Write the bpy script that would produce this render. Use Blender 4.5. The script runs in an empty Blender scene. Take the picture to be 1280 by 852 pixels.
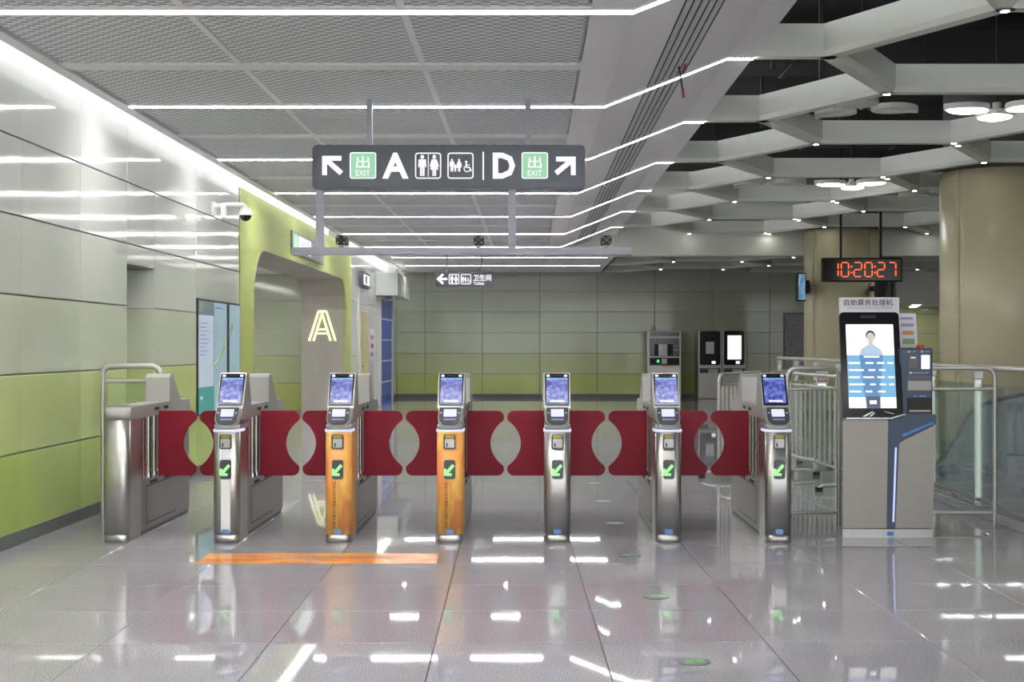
import bpy, bmesh, math, random
from mathutils import Vector
random.seed(7)
S = bpy.context.scene
COL = S.collection

# ------------------------------------------------------------------ camera, world, exposure
F, CX, CY, H = 1720.0, 663.0, 432.0, 1.45          # focal length in px, principal point, eye height
cam_d = bpy.data.cameras.new('camera'); cam = bpy.data.objects.new('camera', cam_d); COL.objects.link(cam)
cam.location = (0, 0, H); cam.rotation_euler = (math.pi/2, 0, 0)
cam_d.sensor_width = 36; cam_d.lens = F/1280*36
cam_d.shift_x = -(CX-640)/1280; cam_d.shift_y = (CY-426)/1280
cam_d.clip_end = 200; cam_d.clip_start = .05
S.camera = cam
W = bpy.data.worlds.new('world'); S.world = W; W.use_nodes = True
W.node_tree.nodes['Background'].inputs[0].default_value = (.95, .98, 1, 1)
W.node_tree.nodes['Background'].inputs[1].default_value = 1.8
vs = S.view_settings
vs.view_transform = 'Standard'; vs.look = 'None'; vs.exposure = 0.85; vs.gamma = 1; vs.use_curve_mapping = False
STRIP_E, COVE_E, PETAL_E, DOWN_E = 25.0, 3.5, 7.0, 30.0
SCR = .56                                            # screens and sign faces, relative to the exposure

def px(x, D): return (x-CX)/F*D
def pz(y, D): return H-(y-CY)/F*D
def lin(c):
    c = c/255; return c/12.92 if c <= .04045 else ((c+.055)/1.055)**2.4
def rgb(r, g, b): return (lin(r), lin(g), lin(b), 1)

# ------------------------------------------------------------------ materials
M = {}
def mat(name, col, rough=.5, metal=0, spec=.5, emis=None, es=0, coat=0):
    m = bpy.data.materials.new(name); m.use_nodes = True
    b = m.node_tree.nodes['Principled BSDF']
    b.inputs['Base Color'].default_value = col; b.inputs['Roughness'].default_value = rough
    b.inputs['Metallic'].default_value = metal; b.inputs['Specular IOR Level'].default_value = spec
    b.inputs['Coat Weight'].default_value = coat; b.inputs['Coat Roughness'].default_value = .06
    if emis and 'light' not in name: b.inputs['Base Color'].default_value = (col[0]*.12, col[1]*.12, col[2]*.12, 1)
    if emis: b.inputs['Emission Color'].default_value = emis; b.inputs['Emission Strength'].default_value = es if 'light' in name else es*SCR
    M[name] = m; return m
def N(m, t, **kw):
    n = m.node_tree.nodes.new(t)
    for k, v in kw.items():
        if k in n.inputs.keys(): n.inputs[k].default_value = v
        else: setattr(n, k, v)
    return n
def L(m, a, ao, b, bi): m.node_tree.links.new(a.outputs[ao], b.inputs[bi])
def P(m): return m.node_tree.nodes['Principled BSDF']
def ramp(m, fac, stops, out=None):
    r = N(m, 'ShaderNodeValToRGB'); e = r.color_ramp.elements
    while len(e) < len(stops): e.new(.5)
    for i, (p, c) in enumerate(stops): e[i].position = p; e[i].color = c
    m.node_tree.links.new(fac, r.inputs[0]); return r
def noise_mat(name, stops, scale, rough=.5, detail=3, sc=(1, 1, 1), bump=0, emit=0, **kw):
    m = mat(name, stops[0][1], rough, **kw)
    tc = N(m, 'ShaderNodeTexCoord'); mp = N(m, 'ShaderNodeMapping'); mp.inputs['Scale'].default_value = sc
    no = N(m, 'ShaderNodeTexNoise', Scale=scale, Detail=detail)
    L(m, tc, 'Object', mp, 0); L(m, mp, 0, no, 'Vector')
    r = ramp(m, no.outputs[0], stops); 
    if not emit: L(m, r, 0, P(m), 'Base Color')
    else: P(m).inputs['Base Color'].default_value = (.02, .02, .03, 1)
    if emit: L(m, r, 0, P(m), 'Emission Color'); P(m).inputs['Emission Strength'].default_value = emit*SCR
    if bump:
        bp = N(m, 'ShaderNodeBump', Strength=bump); bp.inputs['Distance'].default_value = .01
        L(m, no, 0, bp, 'Height'); L(m, bp, 0, P(m), 'Normal')
    return m
# polished granite
def granite(name, joints):
    m = mat(name, rgb(170, 166, 168), .028, spec=.22)
    g = N(m, 'ShaderNodeNewGeometry')
    n1 = N(m, 'ShaderNodeTexNoise', Scale=150.0, Detail=3.0); n2 = N(m, 'ShaderNodeTexNoise', Scale=1.3, Detail=2.0)
    L(m, g, 'Position', n1, 'Vector'); L(m, g, 'Position', n2, 'Vector')
    r1 = ramp(m, n1.outputs[0], [(.36, rgb(126, 122, 130)), (.5, rgb(160, 156, 164)), (.64, rgb(185, 181, 189))])
    r2 = ramp(m, n2.outputs[0], [(.3, (.93, .93, .94, 1)), (.7, (1, 1, 1, 1))])
    mx = N(m, 'ShaderNodeMix', data_type='RGBA', blend_type='MULTIPLY'); mx.inputs[0].default_value = 1
    m.node_tree.links.new(r1.outputs[0], mx.inputs[6]); m.node_tree.links.new(r2.outputs[0], mx.inputs[7])
    out = mx.outputs[2]
    if joints:
        mp = N(m, 'ShaderNodeMapping', vector_type='TEXTURE'); mp.inputs['Location'].default_value = (TX0, TY0, 0)
        mp.inputs['Rotation'].default_value = (0, 0, TROT); mp.inputs['Scale'].default_value = (TS, TS, 1)
        L(m, g, 'Position', mp, 0)
        sx = N(m, 'ShaderNodeSeparateXYZ'); L(m, mp, 0, sx, 0)
        last = None
        for k in (0, 1):
            fr = N(m, 'ShaderNodeMath', operation='FRACT'); L(m, sx, k, fr, 0)
            lt = N(m, 'ShaderNodeMath', operation='LESS_THAN'); L(m, fr, 0, lt, 0); lt.inputs[1].default_value = .005
            if last is None: last = lt
            else:
                mm = N(m, 'ShaderNodeMath', operation='MAXIMUM'); L(m, last, 0, mm, 0); L(m, lt, 0, mm, 1); last = mm
        mj = N(m, 'ShaderNodeMix', data_type='RGBA'); L(m, last, 0, mj, 0)
        m.node_tree.links.new(out, mj.inputs[6]); mj.inputs[7].default_value = rgb(105, 102, 104); out = mj.outputs[2]
    m.node_tree.links.new(out, P(m).inputs['Base Color'])
    return m
TX0, TY0, TROT, TS = .356, 5.926, .0145, .81
granite('granite', False); granite('granite_jointed', True)
mat('joint_grey', rgb(95, 92, 94), .8)
mat('baseboard_grey', rgb(88, 90, 90), .4)
def panelmat(name, c):
    m = noise_mat(name, [(.3, rgb(*c)), (.7, rgb(*[min(255, v+5) for v in c]))], .6, rough=.07, spec=.25)
    b = P(m)
    tc = N(m, 'ShaderNodeTexCoord'); no = N(m, 'ShaderNodeTexNoise', Scale=1.1, Detail=1.0); L(m, tc, 'Object', no, 'Vector')
    bp = N(m, 'ShaderNodeBump', Strength=.05); bp.inputs['Distance'].default_value = .02
    L(m, no, 0, bp, 'Height'); L(m, bp, 0, b, 'Normal')
for i, c in enumerate([(166, 184, 104), (178, 190, 130), (184, 191, 170), (188, 193, 182), (192, 196, 190), (198, 201, 198)]):
    panelmat('enamel_row%d' % i, c)
for i, c in enumerate([(174, 184, 112), (176, 185, 142), (178, 187, 162), (178, 187, 164), (182, 188, 170), (184, 188, 174)]):
    panelmat('enamel_back%d' % i, c)
noise_mat('portal_green', [(.3, rgb(146, 156, 88)), (.7, rgb(151, 161, 93))], 1.0, rough=.5, spec=.15)
panelmat('white_enamel', (214, 218, 214))
noise_mat('portal_grey', [(.3, rgb(150, 147, 137)), (.7, rgb(158, 154, 144))], 3, rough=.5)
mat('white_paint', rgb(240, 239, 240), .5)
mat('frame_grey', rgb(208, 209, 208), .45)
mat('cove_white', rgb(235, 236, 235), .5)
noise_mat('lattice_white', [(.3, rgb(220, 224, 214)), (.7, rgb(226, 229, 220))], 2, rough=.38)
noise_mat('void_black', [(.35, rgb(24, 23, 25)), (.65, rgb(54, 52, 54))], .9, rough=.8)
mat('duct_black', rgb(40, 39, 42), .6)
mat('strip_light', (1, 1, 1, 1), emis=(1, .99, .96, 1), es=STRIP_E)
mat('cove_light', (1, 1, 1, 1), emis=(1, 1, .98, 1), es=COVE_E)
mat('petal_light', (1, 1, 1, 1), emis=(1, 1, .97, 1), es=PETAL_E)
mat('down_light', (1, 1, 1, 1), emis=(1, .95, .84, 1), es=DOWN_E)
noise_mat('column_enamel', [(.3, rgb(204, 197, 164)), (.7, rgb(209, 203, 170))], 1.5, rough=.30, sc=(1, 1, .2))
# brushed steel
def steel(name, c, rough, sc):
    m = mat(name, rgb(*c), rough, metal=1)
    tc = N(m, 'ShaderNodeTexCoord'); mp = N(m, 'ShaderNodeMapping'); mp.inputs['Scale'].default_value = sc
    no = N(m, 'ShaderNodeTexNoise', Scale=6.0, Detail=3.0); L(m, tc, 'Object', mp, 0); L(m, mp, 0, no, 'Vector')
    r = ramp(m, no.outputs[0], [(.3, (rough-.02,)*3+(1,)), (.7, (rough+.04,)*3+(1,))]); L(m, r, 0, P(m), 'Roughness')
    r2 = ramp(m, no.outputs[0], [(.3, rgb(*[v-4 for v in c])), (.7, rgb(*[v+4 for v in c]))]); L(m, r2, 0, P(m), 'Base Color')
steel('steel', (166, 162, 158), .34, (1, 1, 40))
def aniso(m):
    P(m).inputs['Anisotropic'].default_value = .85; P(m).inputs['Anisotropic Rotation'].default_value = .25
    tg = N(m, 'ShaderNodeTangent', direction_type='RADIAL', axis='Z'); L(m, tg, 0, P(m), 'Tangent')
steel('kiosk_steel', (128, 124, 119), .40, (1, 1, 40))
steel('steel_vertical', (186, 184, 180), .30, (40, 40, 1))
aniso(M['steel_vertical'])
mat('chrome', rgb(205, 205, 203), .16, metal=1)
mat('tube_steel', rgb(190, 190, 184), .34, metal=.55)
mat('silver_paint', rgb(176, 174, 172), .38, metal=.4)
mat('sign_pole', rgb(160, 162, 172), .45)
mat('dark_grey', rgb(64, 70, 78), .35)
mat('sign_grey', rgb(86, 91, 101), .4)
mat('black_gloss', rgb(14, 15, 19), .15)
mat('black_matte', rgb(26, 25, 27), .55)
mat('rubber', rgb(45, 44, 42), .8)
mat('slot_dark', rgb(40, 40, 42), .7)
mat('navy', rgb(46, 60, 82), .35, metal=.2)
mat('yellow_label', rgb(170, 150, 40), .5)
mat('blue_sticker', rgb(82, 150, 205), .45)
mat('accent_blue', rgb(60, 125, 195), .35)
mat('paper', rgb(215, 212, 216), .7)
mat('ink_dark', rgb(60, 62, 78), .6)
mat('ink_orange', rgb(205, 150, 95), .6)
mat('ink_violet', rgb(150, 140, 185), .6)
mat('ink_green', rgb(130, 165, 120), .6)
mat('ink_red', rgb(190, 70, 85), .6)
mat('ink_brown', rgb(92, 44, 22), .6)
mat('red_wire', rgb(150, 50, 55), .5)
mat('red_dot', rgb(215, 60, 60), .5)
m = noise_mat('flap_red', [(.3, rgb(122, 24, 38)), (.7, rgb(128, 27, 42))], 3, rough=.45, spec=.2)
noise_mat('orange_wrap', [(.30, rgb(224, 140, 84)), (.42, rgb(222, 154, 70)), (.52, rgb(230, 182, 92)), (.60, rgb(218, 138, 78)), (.72, rgb(226, 164, 74))],
          3.4, rough=.4, detail=1, sc=(1.6, 1.6, .75))
noise_mat('orange_floor', [(.30, rgb(206, 112, 42)), (.45, rgb(216, 128, 50)), (.55, rgb(230, 158, 74)), (.7, rgb(210, 118, 58))], 1.8, rough=.22, detail=1, sc=(1, 3, 1))
mat('white_print', rgb(240, 240, 240), .5)
mat('sign_white', (1, 1, 1, 1), .5, emis=(1, 1, 1, 1), es=1.0)
mat('sign_green', rgb(150, 215, 170), .5, emis=rgb(166, 226, 184), es=.8)
mat('arrow_green', rgb(170, 255, 160), .4, emis=rgb(150, 255, 140), es=1.3)
mat('ring_white', rgb(225, 230, 255), .4, emis=rgb(205, 215, 255), es=1.0)
mat('lcd_white', rgb(235, 235, 255), .3, emis=rgb(232, 234, 255), es=.9)
mat('screen_white', (1, 1, 1, 1), .3, emis=(1, 1, 1, 1), es=1.0)
mat('screen_sky', rgb(120, 185, 230), .3, emis=rgb(128, 190, 232), es=.85)
mat('screen_light', rgb(230, 238, 244), .3, emis=rgb(232, 238, 243), es=.9)
mat('screen_shirt', rgb(180, 205, 235), .3, emis=rgb(188, 210, 238), es=.85)
mat('screen_skirt', rgb(90, 100, 130), .3, emis=rgb(96, 104, 138), es=.7)
mat('screen_blue_suit', rgb(96, 150, 205), .3, emis=rgb(104, 158, 208), es=.75)
mat('screen_hair', rgb(60, 55, 55), .3, emis=rgb(80, 76, 76), es=.6)
mat('screen_skin', rgb(225, 215, 210), .3, emis=rgb(225, 216, 212), es=.8)
mat('letter_yellow', rgb(250, 252, 205), .4, emis=rgb(250, 253, 200), es=1.15)
mat('led_red', rgb(255, 60, 30), .4, emis=(1, .09, .02, 1), es=2.4)
mat('led_strip_blue', rgb(200, 205, 250), .4, emis=rgb(190, 195, 250), es=1.1)
mat('green_lamp', rgb(60, 240, 120), .4, emis=rgb(60, 240, 120), es=1.5)
noise_mat('tablet_screen', [(.30, rgb(40, 48, 120)), (.44, rgb(76, 86, 190)), (.55, rgb(116, 130, 222)), (.68, rgb(178, 190, 240))], 26, rough=.2, detail=5, sc=(1, 1, 1.3), emit=.75)
noise_mat('poster_map', [(.3, rgb(165, 200, 212)), (.6, rgb(176, 208, 220)), (.75, rgb(190, 215, 205))], 3, rough=.25, emit=.6)
mat('poster_white', rgb(196, 210, 225), .3, emis=rgb(190, 206, 222), es=.7)
mat('poster_teal', rgb(70, 170, 160), .3, emis=rgb(80, 172, 162), es=.55)
mat('poster_grey', rgb(110, 122, 128), .3)
mat('map_line', rgb(160, 185, 110), .4)
noise_mat('wall_map', [(.35, rgb(150, 150, 152)), (.5, rgb(170, 168, 172)), (.62, rgb(140, 142, 148))], 9, rough=.4)
noise_mat('blue_film', [(.3, rgb(38, 72, 172)), (.7, rgb(52, 90, 195))], 6, rough=.35, bump=.4)
noise_mat('monitor_screen', [(.3, rgb(60, 110, 150)), (.5, rgb(120, 170, 205)), (.65, rgb(190, 215, 230))], 6, rough=.2, sc=(3, 3, .6), emit=.6)
mat('door_yellow', rgb(205, 198, 150), .4)
mat('partition_blue', rgb(112, 126, 138), .35)
mat('floor_disc', rgb(88, 98, 95), .3)
mat('floor_disc_green', rgb(104, 158, 100), .4)
mat('bar_white', rgb(236, 236, 236), .5)
# thin glass: clear transmission with a fresnel sheen
def thin_glass(name, tint, refl):
    m = bpy.data.materials.new(name); m.use_nodes = True; nt = m.node_tree; nt.nodes.clear()
    o = N(m, 'ShaderNodeOutputMaterial'); t = N(m, 'ShaderNodeBsdfTransparent'); t.inputs[0].default_value = tint
    g = N(m, 'ShaderNodeBsdfGlossy'); g.inputs['Roughness'].default_value = .03
    fr = N(m, 'ShaderNodeFresnel', IOR=1.45); mu = N(m, 'ShaderNodeMath', operation='MULTIPLY'); L(m, fr, 0, mu, 0); mu.inputs[1].default_value = refl
    mx = N(m, 'ShaderNodeMixShader'); L(m, mu, 0, mx, 0); L(m, t, 0, mx, 1); L(m, g, 0, mx, 2); L(m, mx, 0, o, 0)
    M[name] = m
thin_glass('glass', (.92, .96, .94, 1), .45)
# expanded metal ceiling tile: lit strands and shaded holes painted flat, staggered row by row
def mesh_ceiling():
    m = mat('mesh_ceiling', rgb(150, 152, 152), .5, metal=.0)
    g = N(m, 'ShaderNodeNewGeometry'); s = N(m, 'ShaderNodeSeparateXYZ'); L(m, g, 'Position', s, 0)
    def math_(op, a, b=None):
        n = N(m, 'ShaderNodeMath', operation=op)
        for i, v in enumerate((a, b)):
            if v is None: continue
            if isinstance(v, (int, float)): n.inputs[i].default_value = v
            else: m.node_tree.links.new(v, n.inputs[i])
        return n.outputs[0]
    ry = math_('MULTIPLY', s.outputs[1], 1/.052); row = math_('FLOOR', ry); fy = math_('FRACT', ry)
    ux = math_('ADD', math_('MULTIPLY', s.outputs[0], 1/.105), math_('MULTIPLY', row, .5)); fx = math_('FRACT', ux)
    a = math_('MULTIPLY', math_('GREATER_THAN', fx, .2), math_('LESS_THAN', fx, .72))
    b = math_('MULTIPLY', math_('GREATER_THAN', fy, .45), math_('LESS_THAN', fy, .95))
    dash = math_('MULTIPLY', a, b)
    dark = math_('MULTIPLY', math_('LESS_THAN', fy, .34), a)
    mx = N(m, 'ShaderNodeMix', data_type='RGBA'); m.node_tree.links.new(dash, mx.inputs[0])
    mx.inputs[6].default_value = rgb(188, 192, 195); mx.inputs[7].default_value = rgb(255, 255, 255)
    m2 = N(m, 'ShaderNodeMix', data_type='RGBA'); m.node_tree.links.new(dark, m2.inputs[0])
    m.node_tree.links.new(mx.outputs[2], m2.inputs[6]); m2.inputs[7].default_value = rgb(122, 125, 128)
    L(m, m2, 2, P(m), 'Base Color')
mesh_ceiling()

# ------------------------------------------------------------------ mesh helpers
WO = {}                                             # world origin of every object
def empty(name, loc, parent=None):
    o = bpy.data.objects.new(name, None); COL.objects.link(o); o.empty_display_size = .1
    loc = Vector(loc); WO[o] = loc
    if parent: o.parent = parent; o.location = loc-WO[parent]
    else: o.location = loc
    return o
def tag(o, label=None, cat=None, group=None, kind=None):
    if label: o['label'] = label
    if cat: o['category'] = cat
    if group: o['group'] = group
    if kind: o['kind'] = kind
    return o
class B:
    def __init__(s): s.v = []; s.f = []; s.smooth = set()
    def add(s, vs, fs, smooth=False):
        o = len(s.v); s.v += [Vector(v) for v in vs]
        for f in fs:
            if smooth: s.smooth.add(len(s.f))
            s.f.append([i+o for i in f])
        return s
    def box(s, x0, x1, y0, y1, z0, z1, bv=0):
        x0, x1 = sorted((x0, x1)); y0, y1 = sorted((y0, y1)); z0, z1 = sorted((z0, z1))
        if bv:
            bm = bmesh.new(); bmesh.ops.create_cube(bm, size=1)
            for v in bm.verts: v.co = Vector(((x0+x1)/2+v.co.x*(x1-x0), (y0+y1)/2+v.co.y*(y1-y0), (z0+z1)/2+v.co.z*(z1-z0)))
            bmesh.ops.bevel(bm, geom=bm.edges[:], offset=bv, segments=2, affect='EDGES', profile=.5)
            bm.verts.index_update()
            s.add([v.co.copy() for v in bm.verts], [[v.index for v in f.verts] for f in bm.faces]); bm.free(); return s
        return s.add([(x0,y0,z0),(x1,y0,z0),(x1,y1,z0),(x0,y1,z0),(x0,y0,z1),(x1,y0,z1),(x1,y1,z1),(x0,y1,z1)],
                     [(3,2,1,0),(4,5,6,7),(0,1,5,4),(1,2,6,5),(2,3,7,6),(3,0,4,7)])
    def prism(s, pts, fn, a, b):                      # pts 2-D loop, fn(u, w, t) -> 3-D
        n = len(pts)
        vs = [fn(u, w, a) for u, w in pts]+[fn(u, w, b) for u, w in pts]
        return s.add(vs, [list(range(n))[::-1], list(range(n, 2*n))]+[(i, (i+1) % n, n+(i+1) % n, n+i) for i in range(n)])
    def xz(s, pts, y0, y1): return s.prism(pts, lambda u, w, t: (u, t, w), y0, y1)
    def yz(s, pts, x0, x1): return s.prism(pts, lambda u, w, t: (t, u, w), x0, x1)
    def xy(s, pts, z0, z1): return s.prism(pts, lambda u, w, t: (u, w, t), z0, z1)
    def cyl(s, p, q, r, n=12, r2=None, caps=True):
        p, q = Vector(p), Vector(q); d = (q-p).normalized(); r2 = r if r2 is None else r2
        a = d.orthogonal().normalized(); b = d.cross(a)
        vs = []
        for c, rr in ((p, r), (q, r2)):
            vs += [c+(a*math.cos(t)+b*math.sin(t))*rr for t in [2*math.pi*i/n for i in range(n)]]
        s.add(vs, [(i, (i+1) % n, n+(i+1) % n, n+i) for i in range(n)], True)
        if caps: s.add(vs, [list(range(n))[::-1], list(range(n, 2*n))])
        return s
    def tube(s, path, r, n=10):
        path = [Vector(p) for p in path]
        rings = []; prev = None
        for i, p in enumerate(path):
            d = (path[min(i+1, len(path)-1)]-path[max(i-1, 0)]).normalized()
            a = d.orthogonal().normalized() if prev is None else (prev-d*prev.dot(d)).normalized()
            prev = a; b = d.cross(a)
            rings.append([p+(a*math.cos(t)+b*math.sin(t))*r for t in [2*math.pi*k/n for k in range(n)]])
        vs = [v for rg in rings for v in rg]
        fs = [(i*n+k, i*n+(k+1) % n, (i+1)*n+(k+1) % n, (i+1)*n+k) for i in range(len(rings)-1) for k in range(n)]
        s.add(vs, fs, True)
        return s.add(vs, [list(range(n))[::-1], list(range(len(vs)-n, len(vs)))])
    def sphere(s, c, r, nu=14, nv=8, z0=-1, z1=1, sq=(1, 1, 1)):
        vs = []
        a0, a1 = math.asin(z0), math.asin(z1)
        for j in range(nv+1):
            a = a0+(a1-a0)*j/nv
            for i in range(nu):
                t = 2*math.pi*i/nu
                vs.append((c[0]+r*sq[0]*math.cos(a)*math.cos(t), c[1]+r*sq[1]*math.cos(a)*math.sin(t), c[2]+r*sq[2]*math.sin(a)))
        return s.add(vs, [(j*nu+i, j*nu+(i+1) % nu, (j+1)*nu+(i+1) % nu, (j+1)*nu+i) for j in range(nv) for i in range(nu)], True)
    def build(s, name, material, parent=None, origin=None, local=False):
        if local: s.v = [v+WO[parent] for v in s.v]
        xs = [v.x for v in s.v]; ys = [v.y for v in s.v]; zs = [v.z for v in s.v]
        o = Vector(origin) if origin else Vector(((min(xs)+max(xs))/2, (min(ys)+max(ys))/2, min(zs)))
        me = bpy.data.meshes.new(name)
        me.from_pydata([v-o for v in s.v], [], s.f)
        me.materials.append(M[material] if isinstance(material, str) else material)
        for i in s.smooth: me.polygons[i].use_smooth = True
        bm = bmesh.new(); bm.from_mesh(me); bmesh.ops.recalc_face_normals(bm, faces=bm.faces); bm.to_mesh(me); bm.free()
        ob = bpy.data.objects.new(name, me); COL.objects.link(ob); WO[ob] = o
        if parent: ob.parent = parent; ob.location = o-WO[parent]
        else: ob.location = o
        return ob
def rrect(x0, x1, z0, z1, r, n=5):
    pts = []
    for cx, cz, a in ((x1-r, z1-r, 0), (x0+r, z1-r, 90), (x0+r, z0+r, 180), (x1-r, z0+r, 270)):
        for i in range(n+1):
            t = math.radians(a+90*i/n); pts.append((cx+r*math.cos(t), cz+r*math.sin(t)))
    return pts
def ell(cx, cz, rx, rz, n=16): return [(cx+rx*math.cos(2*math.pi*i/n), cz+rz*math.sin(2*math.pi*i/n)) for i in range(n)]
BM = {}
def piece(name, size, material, loc, parent, bv=0, rz=0):   # box piece with shared mesh data; loc = centre
    k = (name, tuple(round(v, 4) for v in size), material, bv)
    if k not in BM:
        me = bpy.data.meshes.new(name); bm = bmesh.new(); bmesh.ops.create_cube(bm, size=1)
        for v in bm.verts: v.co = Vector((v.co.x*size[0], v.co.y*size[1], v.co.z*size[2]))
        if bv: bmesh.ops.bevel(bm, geom=bm.edges[:], offset=bv, segments=1, affect='EDGES')
        bm.to_mesh(me); bm.free(); me.materials.append(M[material]); BM[k] = me
    o = bpy.data.objects.new(name, BM[k]); COL.objects.link(o); o.parent = parent; WO[o] = Vector(loc)
    o.location = Vector(loc)-(WO[parent] if parent else Vector()); o.rotation_euler.z = rz
    return o
TXC = {}
def text_mesh(s, bold):
    if (s, bold) in TXC: return TXC[(s, bold)]
    cu = bpy.data.curves.new('t', 'FONT'); cu.body = s; cu.resolution_u = 2; cu.offset = bold; cu.fill_mode = 'FRONT'
    ob = bpy.data.objects.new('t', cu); COL.objects.link(ob)
    me = bpy.data.meshes.new_from_object(ob.evaluated_get(bpy.context.evaluated_depsgraph_get()))
    vs = [v.co.copy() for v in me.vertices]; fs = [list(p.vertices) for p in me.polygons]
    bpy.data.objects.remove(ob); bpy.data.curves.remove(cu); bpy.data.meshes.remove(me)
    TXC[(s, bold)] = (vs, fs); return vs, fs
def text(name, s, material, parent, fn, u0, u1, w0, w1, bold=0.0):   # lettering stretched to a rectangle; fn(u, w) -> 3-D
    vs, fs = text_mesh(s, bold)
    if not vs: return None
    a0, a1 = min(v.x for v in vs), max(v.x for v in vs); b0, b1 = min(v.y for v in vs), max(v.y for v in vs)
    b = B(); b.add([fn(u0+(v.x-a0)/(a1-a0)*(u1-u0), w0+(v.y-b0)/(b1-b0)*(w1-w0)) for v in vs], fs)
    return b.build(name, material, parent)
def front(y): return lambda u, w: (u, y, w)

# ------------------------------------------------------------------ the hall: floor
WX = -3.74                                           # left wall plane
BY = 38.5                                            # back wall plane
fl = B()
fl.box(-9.5, 16, -7, 3.9, -.25, 0); fl.box(-9.5, 16, 14.85, 42, -.25, 0)   # jointed slabs beyond the built tiles
fl.box(-9.5, WX-.05, 3.9, 14.85, -.25, 0); fl.box(7.25, 16, 3.9, 14.85, -.25, 0)
floor = fl.build('floor', 'granite_jointed'); tag(floor, kind='structure')
bed = B().box(WX-.06, 7.26, 3.88, 14.87, -.24, -.012).build('tile_bed', 'joint_grey', floor)
ct, st = math.cos(TROT), math.sin(TROT)
def tw(u, v): return (TX0+u*ct-v*st, TY0+u*st+v*ct)
for k in range(-3, 12):
    for j in range(-6, 9):
        u0, u1 = j*TS, (j+1)*TS
        cx, cy = tw((j+.5)*TS, (k+.5)*TS)
        x_edge = tw(u0, (k+.5)*TS)[0]
        if cx > 7.6 or cy > 14.9: continue
        if x_edge < WX:                               # cut tile along the wall
            wcut = tw(u1, (k+.5)*TS)[0]-WX
            if wcut < .03: continue
            c = tw(u1-wcut/2, (k+.5)*TS)
            piece('tile', (round(wcut, 2)-.004, TS-.004, .03), 'granite', (c[0], c[1], -.015), floor, .002, TROT)
        else:
            piece('tile', (TS-.004, TS-.004, .03), 'granite', (cx, cy, -.015), floor, .002, TROT)

# ------------------------------------------------------------------ left wall
ROWS = [.09, .665, 1.24, 1.82, 2.40, 2.97, 3.80]
wl = B()
wl.box(-4.2, WX-.025, -7, 12.76, 0, 3.86); wl.box(-4.2, WX-.025, 12.76, 13.7, 2.21, 3.86)
wl.box(-4.2, WX-.025, 13.7, 17.67, 0, 3.86); wl.box(-4.2, -4.1, 12.76, 13.7, 0, 2.21)
wl.box(-4.2, WX-.025, 28.6, BY, 0, 3.86)
wl.box(-4.1, WX-.03, 13.69, 13.7, 0, 2.21); wl.box(-4.1, WX-.03, 12.76, 12.775, 0, 2.21)
mat('wall_joint', rgb(118, 120, 108), .7)
wall_left = wl.build('wall_left', 'wall_joint'); tag(wall_left, kind='structure')
def left_panel(d0, d1, z0, z1, material, gap=.010):
    piece('panel', (.025, d1-d0-gap, z1-z0-gap), material, (WX-.0125, (d0+d1)/2, (z0+z1)/2), wall_left, .004)
cols = [(3.46+1.33*i, 4.79+1.33*i) for i in range(5)]+[(10.1, 11.43), (11.43, 12.76), (12.76, 13.7), (13.7, 15.39), (15.39, 17.67)]
for d0, d1 in cols:
    for r in range(6):
        z0, z1 = ROWS[r], ROWS[r+1]
        if d0 == 12.76:
            if z1 < 2.21: continue
            z0 = max(z0, 2.21)
        left_panel(d0, d1, z0, z1, 'enamel_row%d' % r)
for r in range(4):                                   # niche: its far side carries the same panel rows
    z0, z1 = ROWS[r], min(ROWS[r+1], 2.21)
    piece('panel', (.34, .015, z1-z0-.006), 'enamel_row%d' % r, (-3.915, 13.682, (z0+z1)/2), wall_left)
    piece('panel', (.02, .86, z1-z0-.006), 'enamel_row%d' % r, (-4.09, 13.22, (z0+z1)/2), wall_left)
for d0, d1 in ((28.6, 29.9), (31.5, 33.3), (33.3, 36.6), (36.6, BY)):
    for z0, z1 in ((.09, 1.24), (1.24, 2.40), (2.40, 3.80)): left_panel(d0, d1, z0, z1, 'white_enamel')
bb = B()
for a, b in ((-6, 12.76), (13.7, 17.67), (28.6, 29.9), (31.5, BY)): bb.box(WX-.02, WX+.012, a, b, 0, .1)
bb.box(-4.09, -4.07, 12.78, 13.68, 0, .1)
tag(bb.build('baseboard_left', 'baseboard_grey'), kind='structure')

# ------------------------------------------------------------------ green portal of exit A
def portal_loop(grow, top):
    d0, d1, zt, r = 18.54-grow, 27.85+grow, 2.79+grow, .75+grow
    lp = [(d0, 0)]
    for i in range(9):
        t = math.pi-math.pi/2*i/8; lp.append((d0+r+r*math.cos(t), zt-r+r*math.sin(t)))
    for i in range(9):
        t = math.pi/2-math.pi/2*i/8; lp.append((d1-r+r*math.cos(t), zt-r+r*math.sin(t)))
    lp.append((d1, 0)); return lp
def ushape(grow_in, outer): return outer[:]+portal_loop(grow_in, 0)[::-1]
portal = empty('exit_portal', (WX, 23.1, 0))
outer = [(17.67, 0), (17.67, 3.49), (28.6, 3.49), (28.6, 0)]
B().yz([(17.67, 0), (17.67, 3.49), (28.6, 3.49), (28.6, 0)]+portal_loop(0, 0)[::-1], WX-.06, WX+.012).build('green_surround', 'portal_green', portal)
B().yz(portal_loop(.14, 0)+portal_loop(0, 0)[::-1], -4.63, WX-.06).build('reveal', 'portal_grey', portal)
B().yz(portal_loop(.0, 0)+portal_loop(-.012, 0)[::-1], WX-.02, WX+.018).build('edge_trim', 'portal_grey', portal)
tag(portal, 'pale green portal with rounded opening leading to exit A', 'portal')
pw = B(); pw.box(-9.5, -4.63, 29.0, 29.2, 0, 3); pw.box(-9.6, -9.4, 16, 29.2, 0, 3); pw.box(-9.5, -4.2, 17.4, 17.6, 0, 3)
wall_p = pw.build('wall_passage', 'portal_grey'); tag(wall_p, kind='structure')
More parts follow.
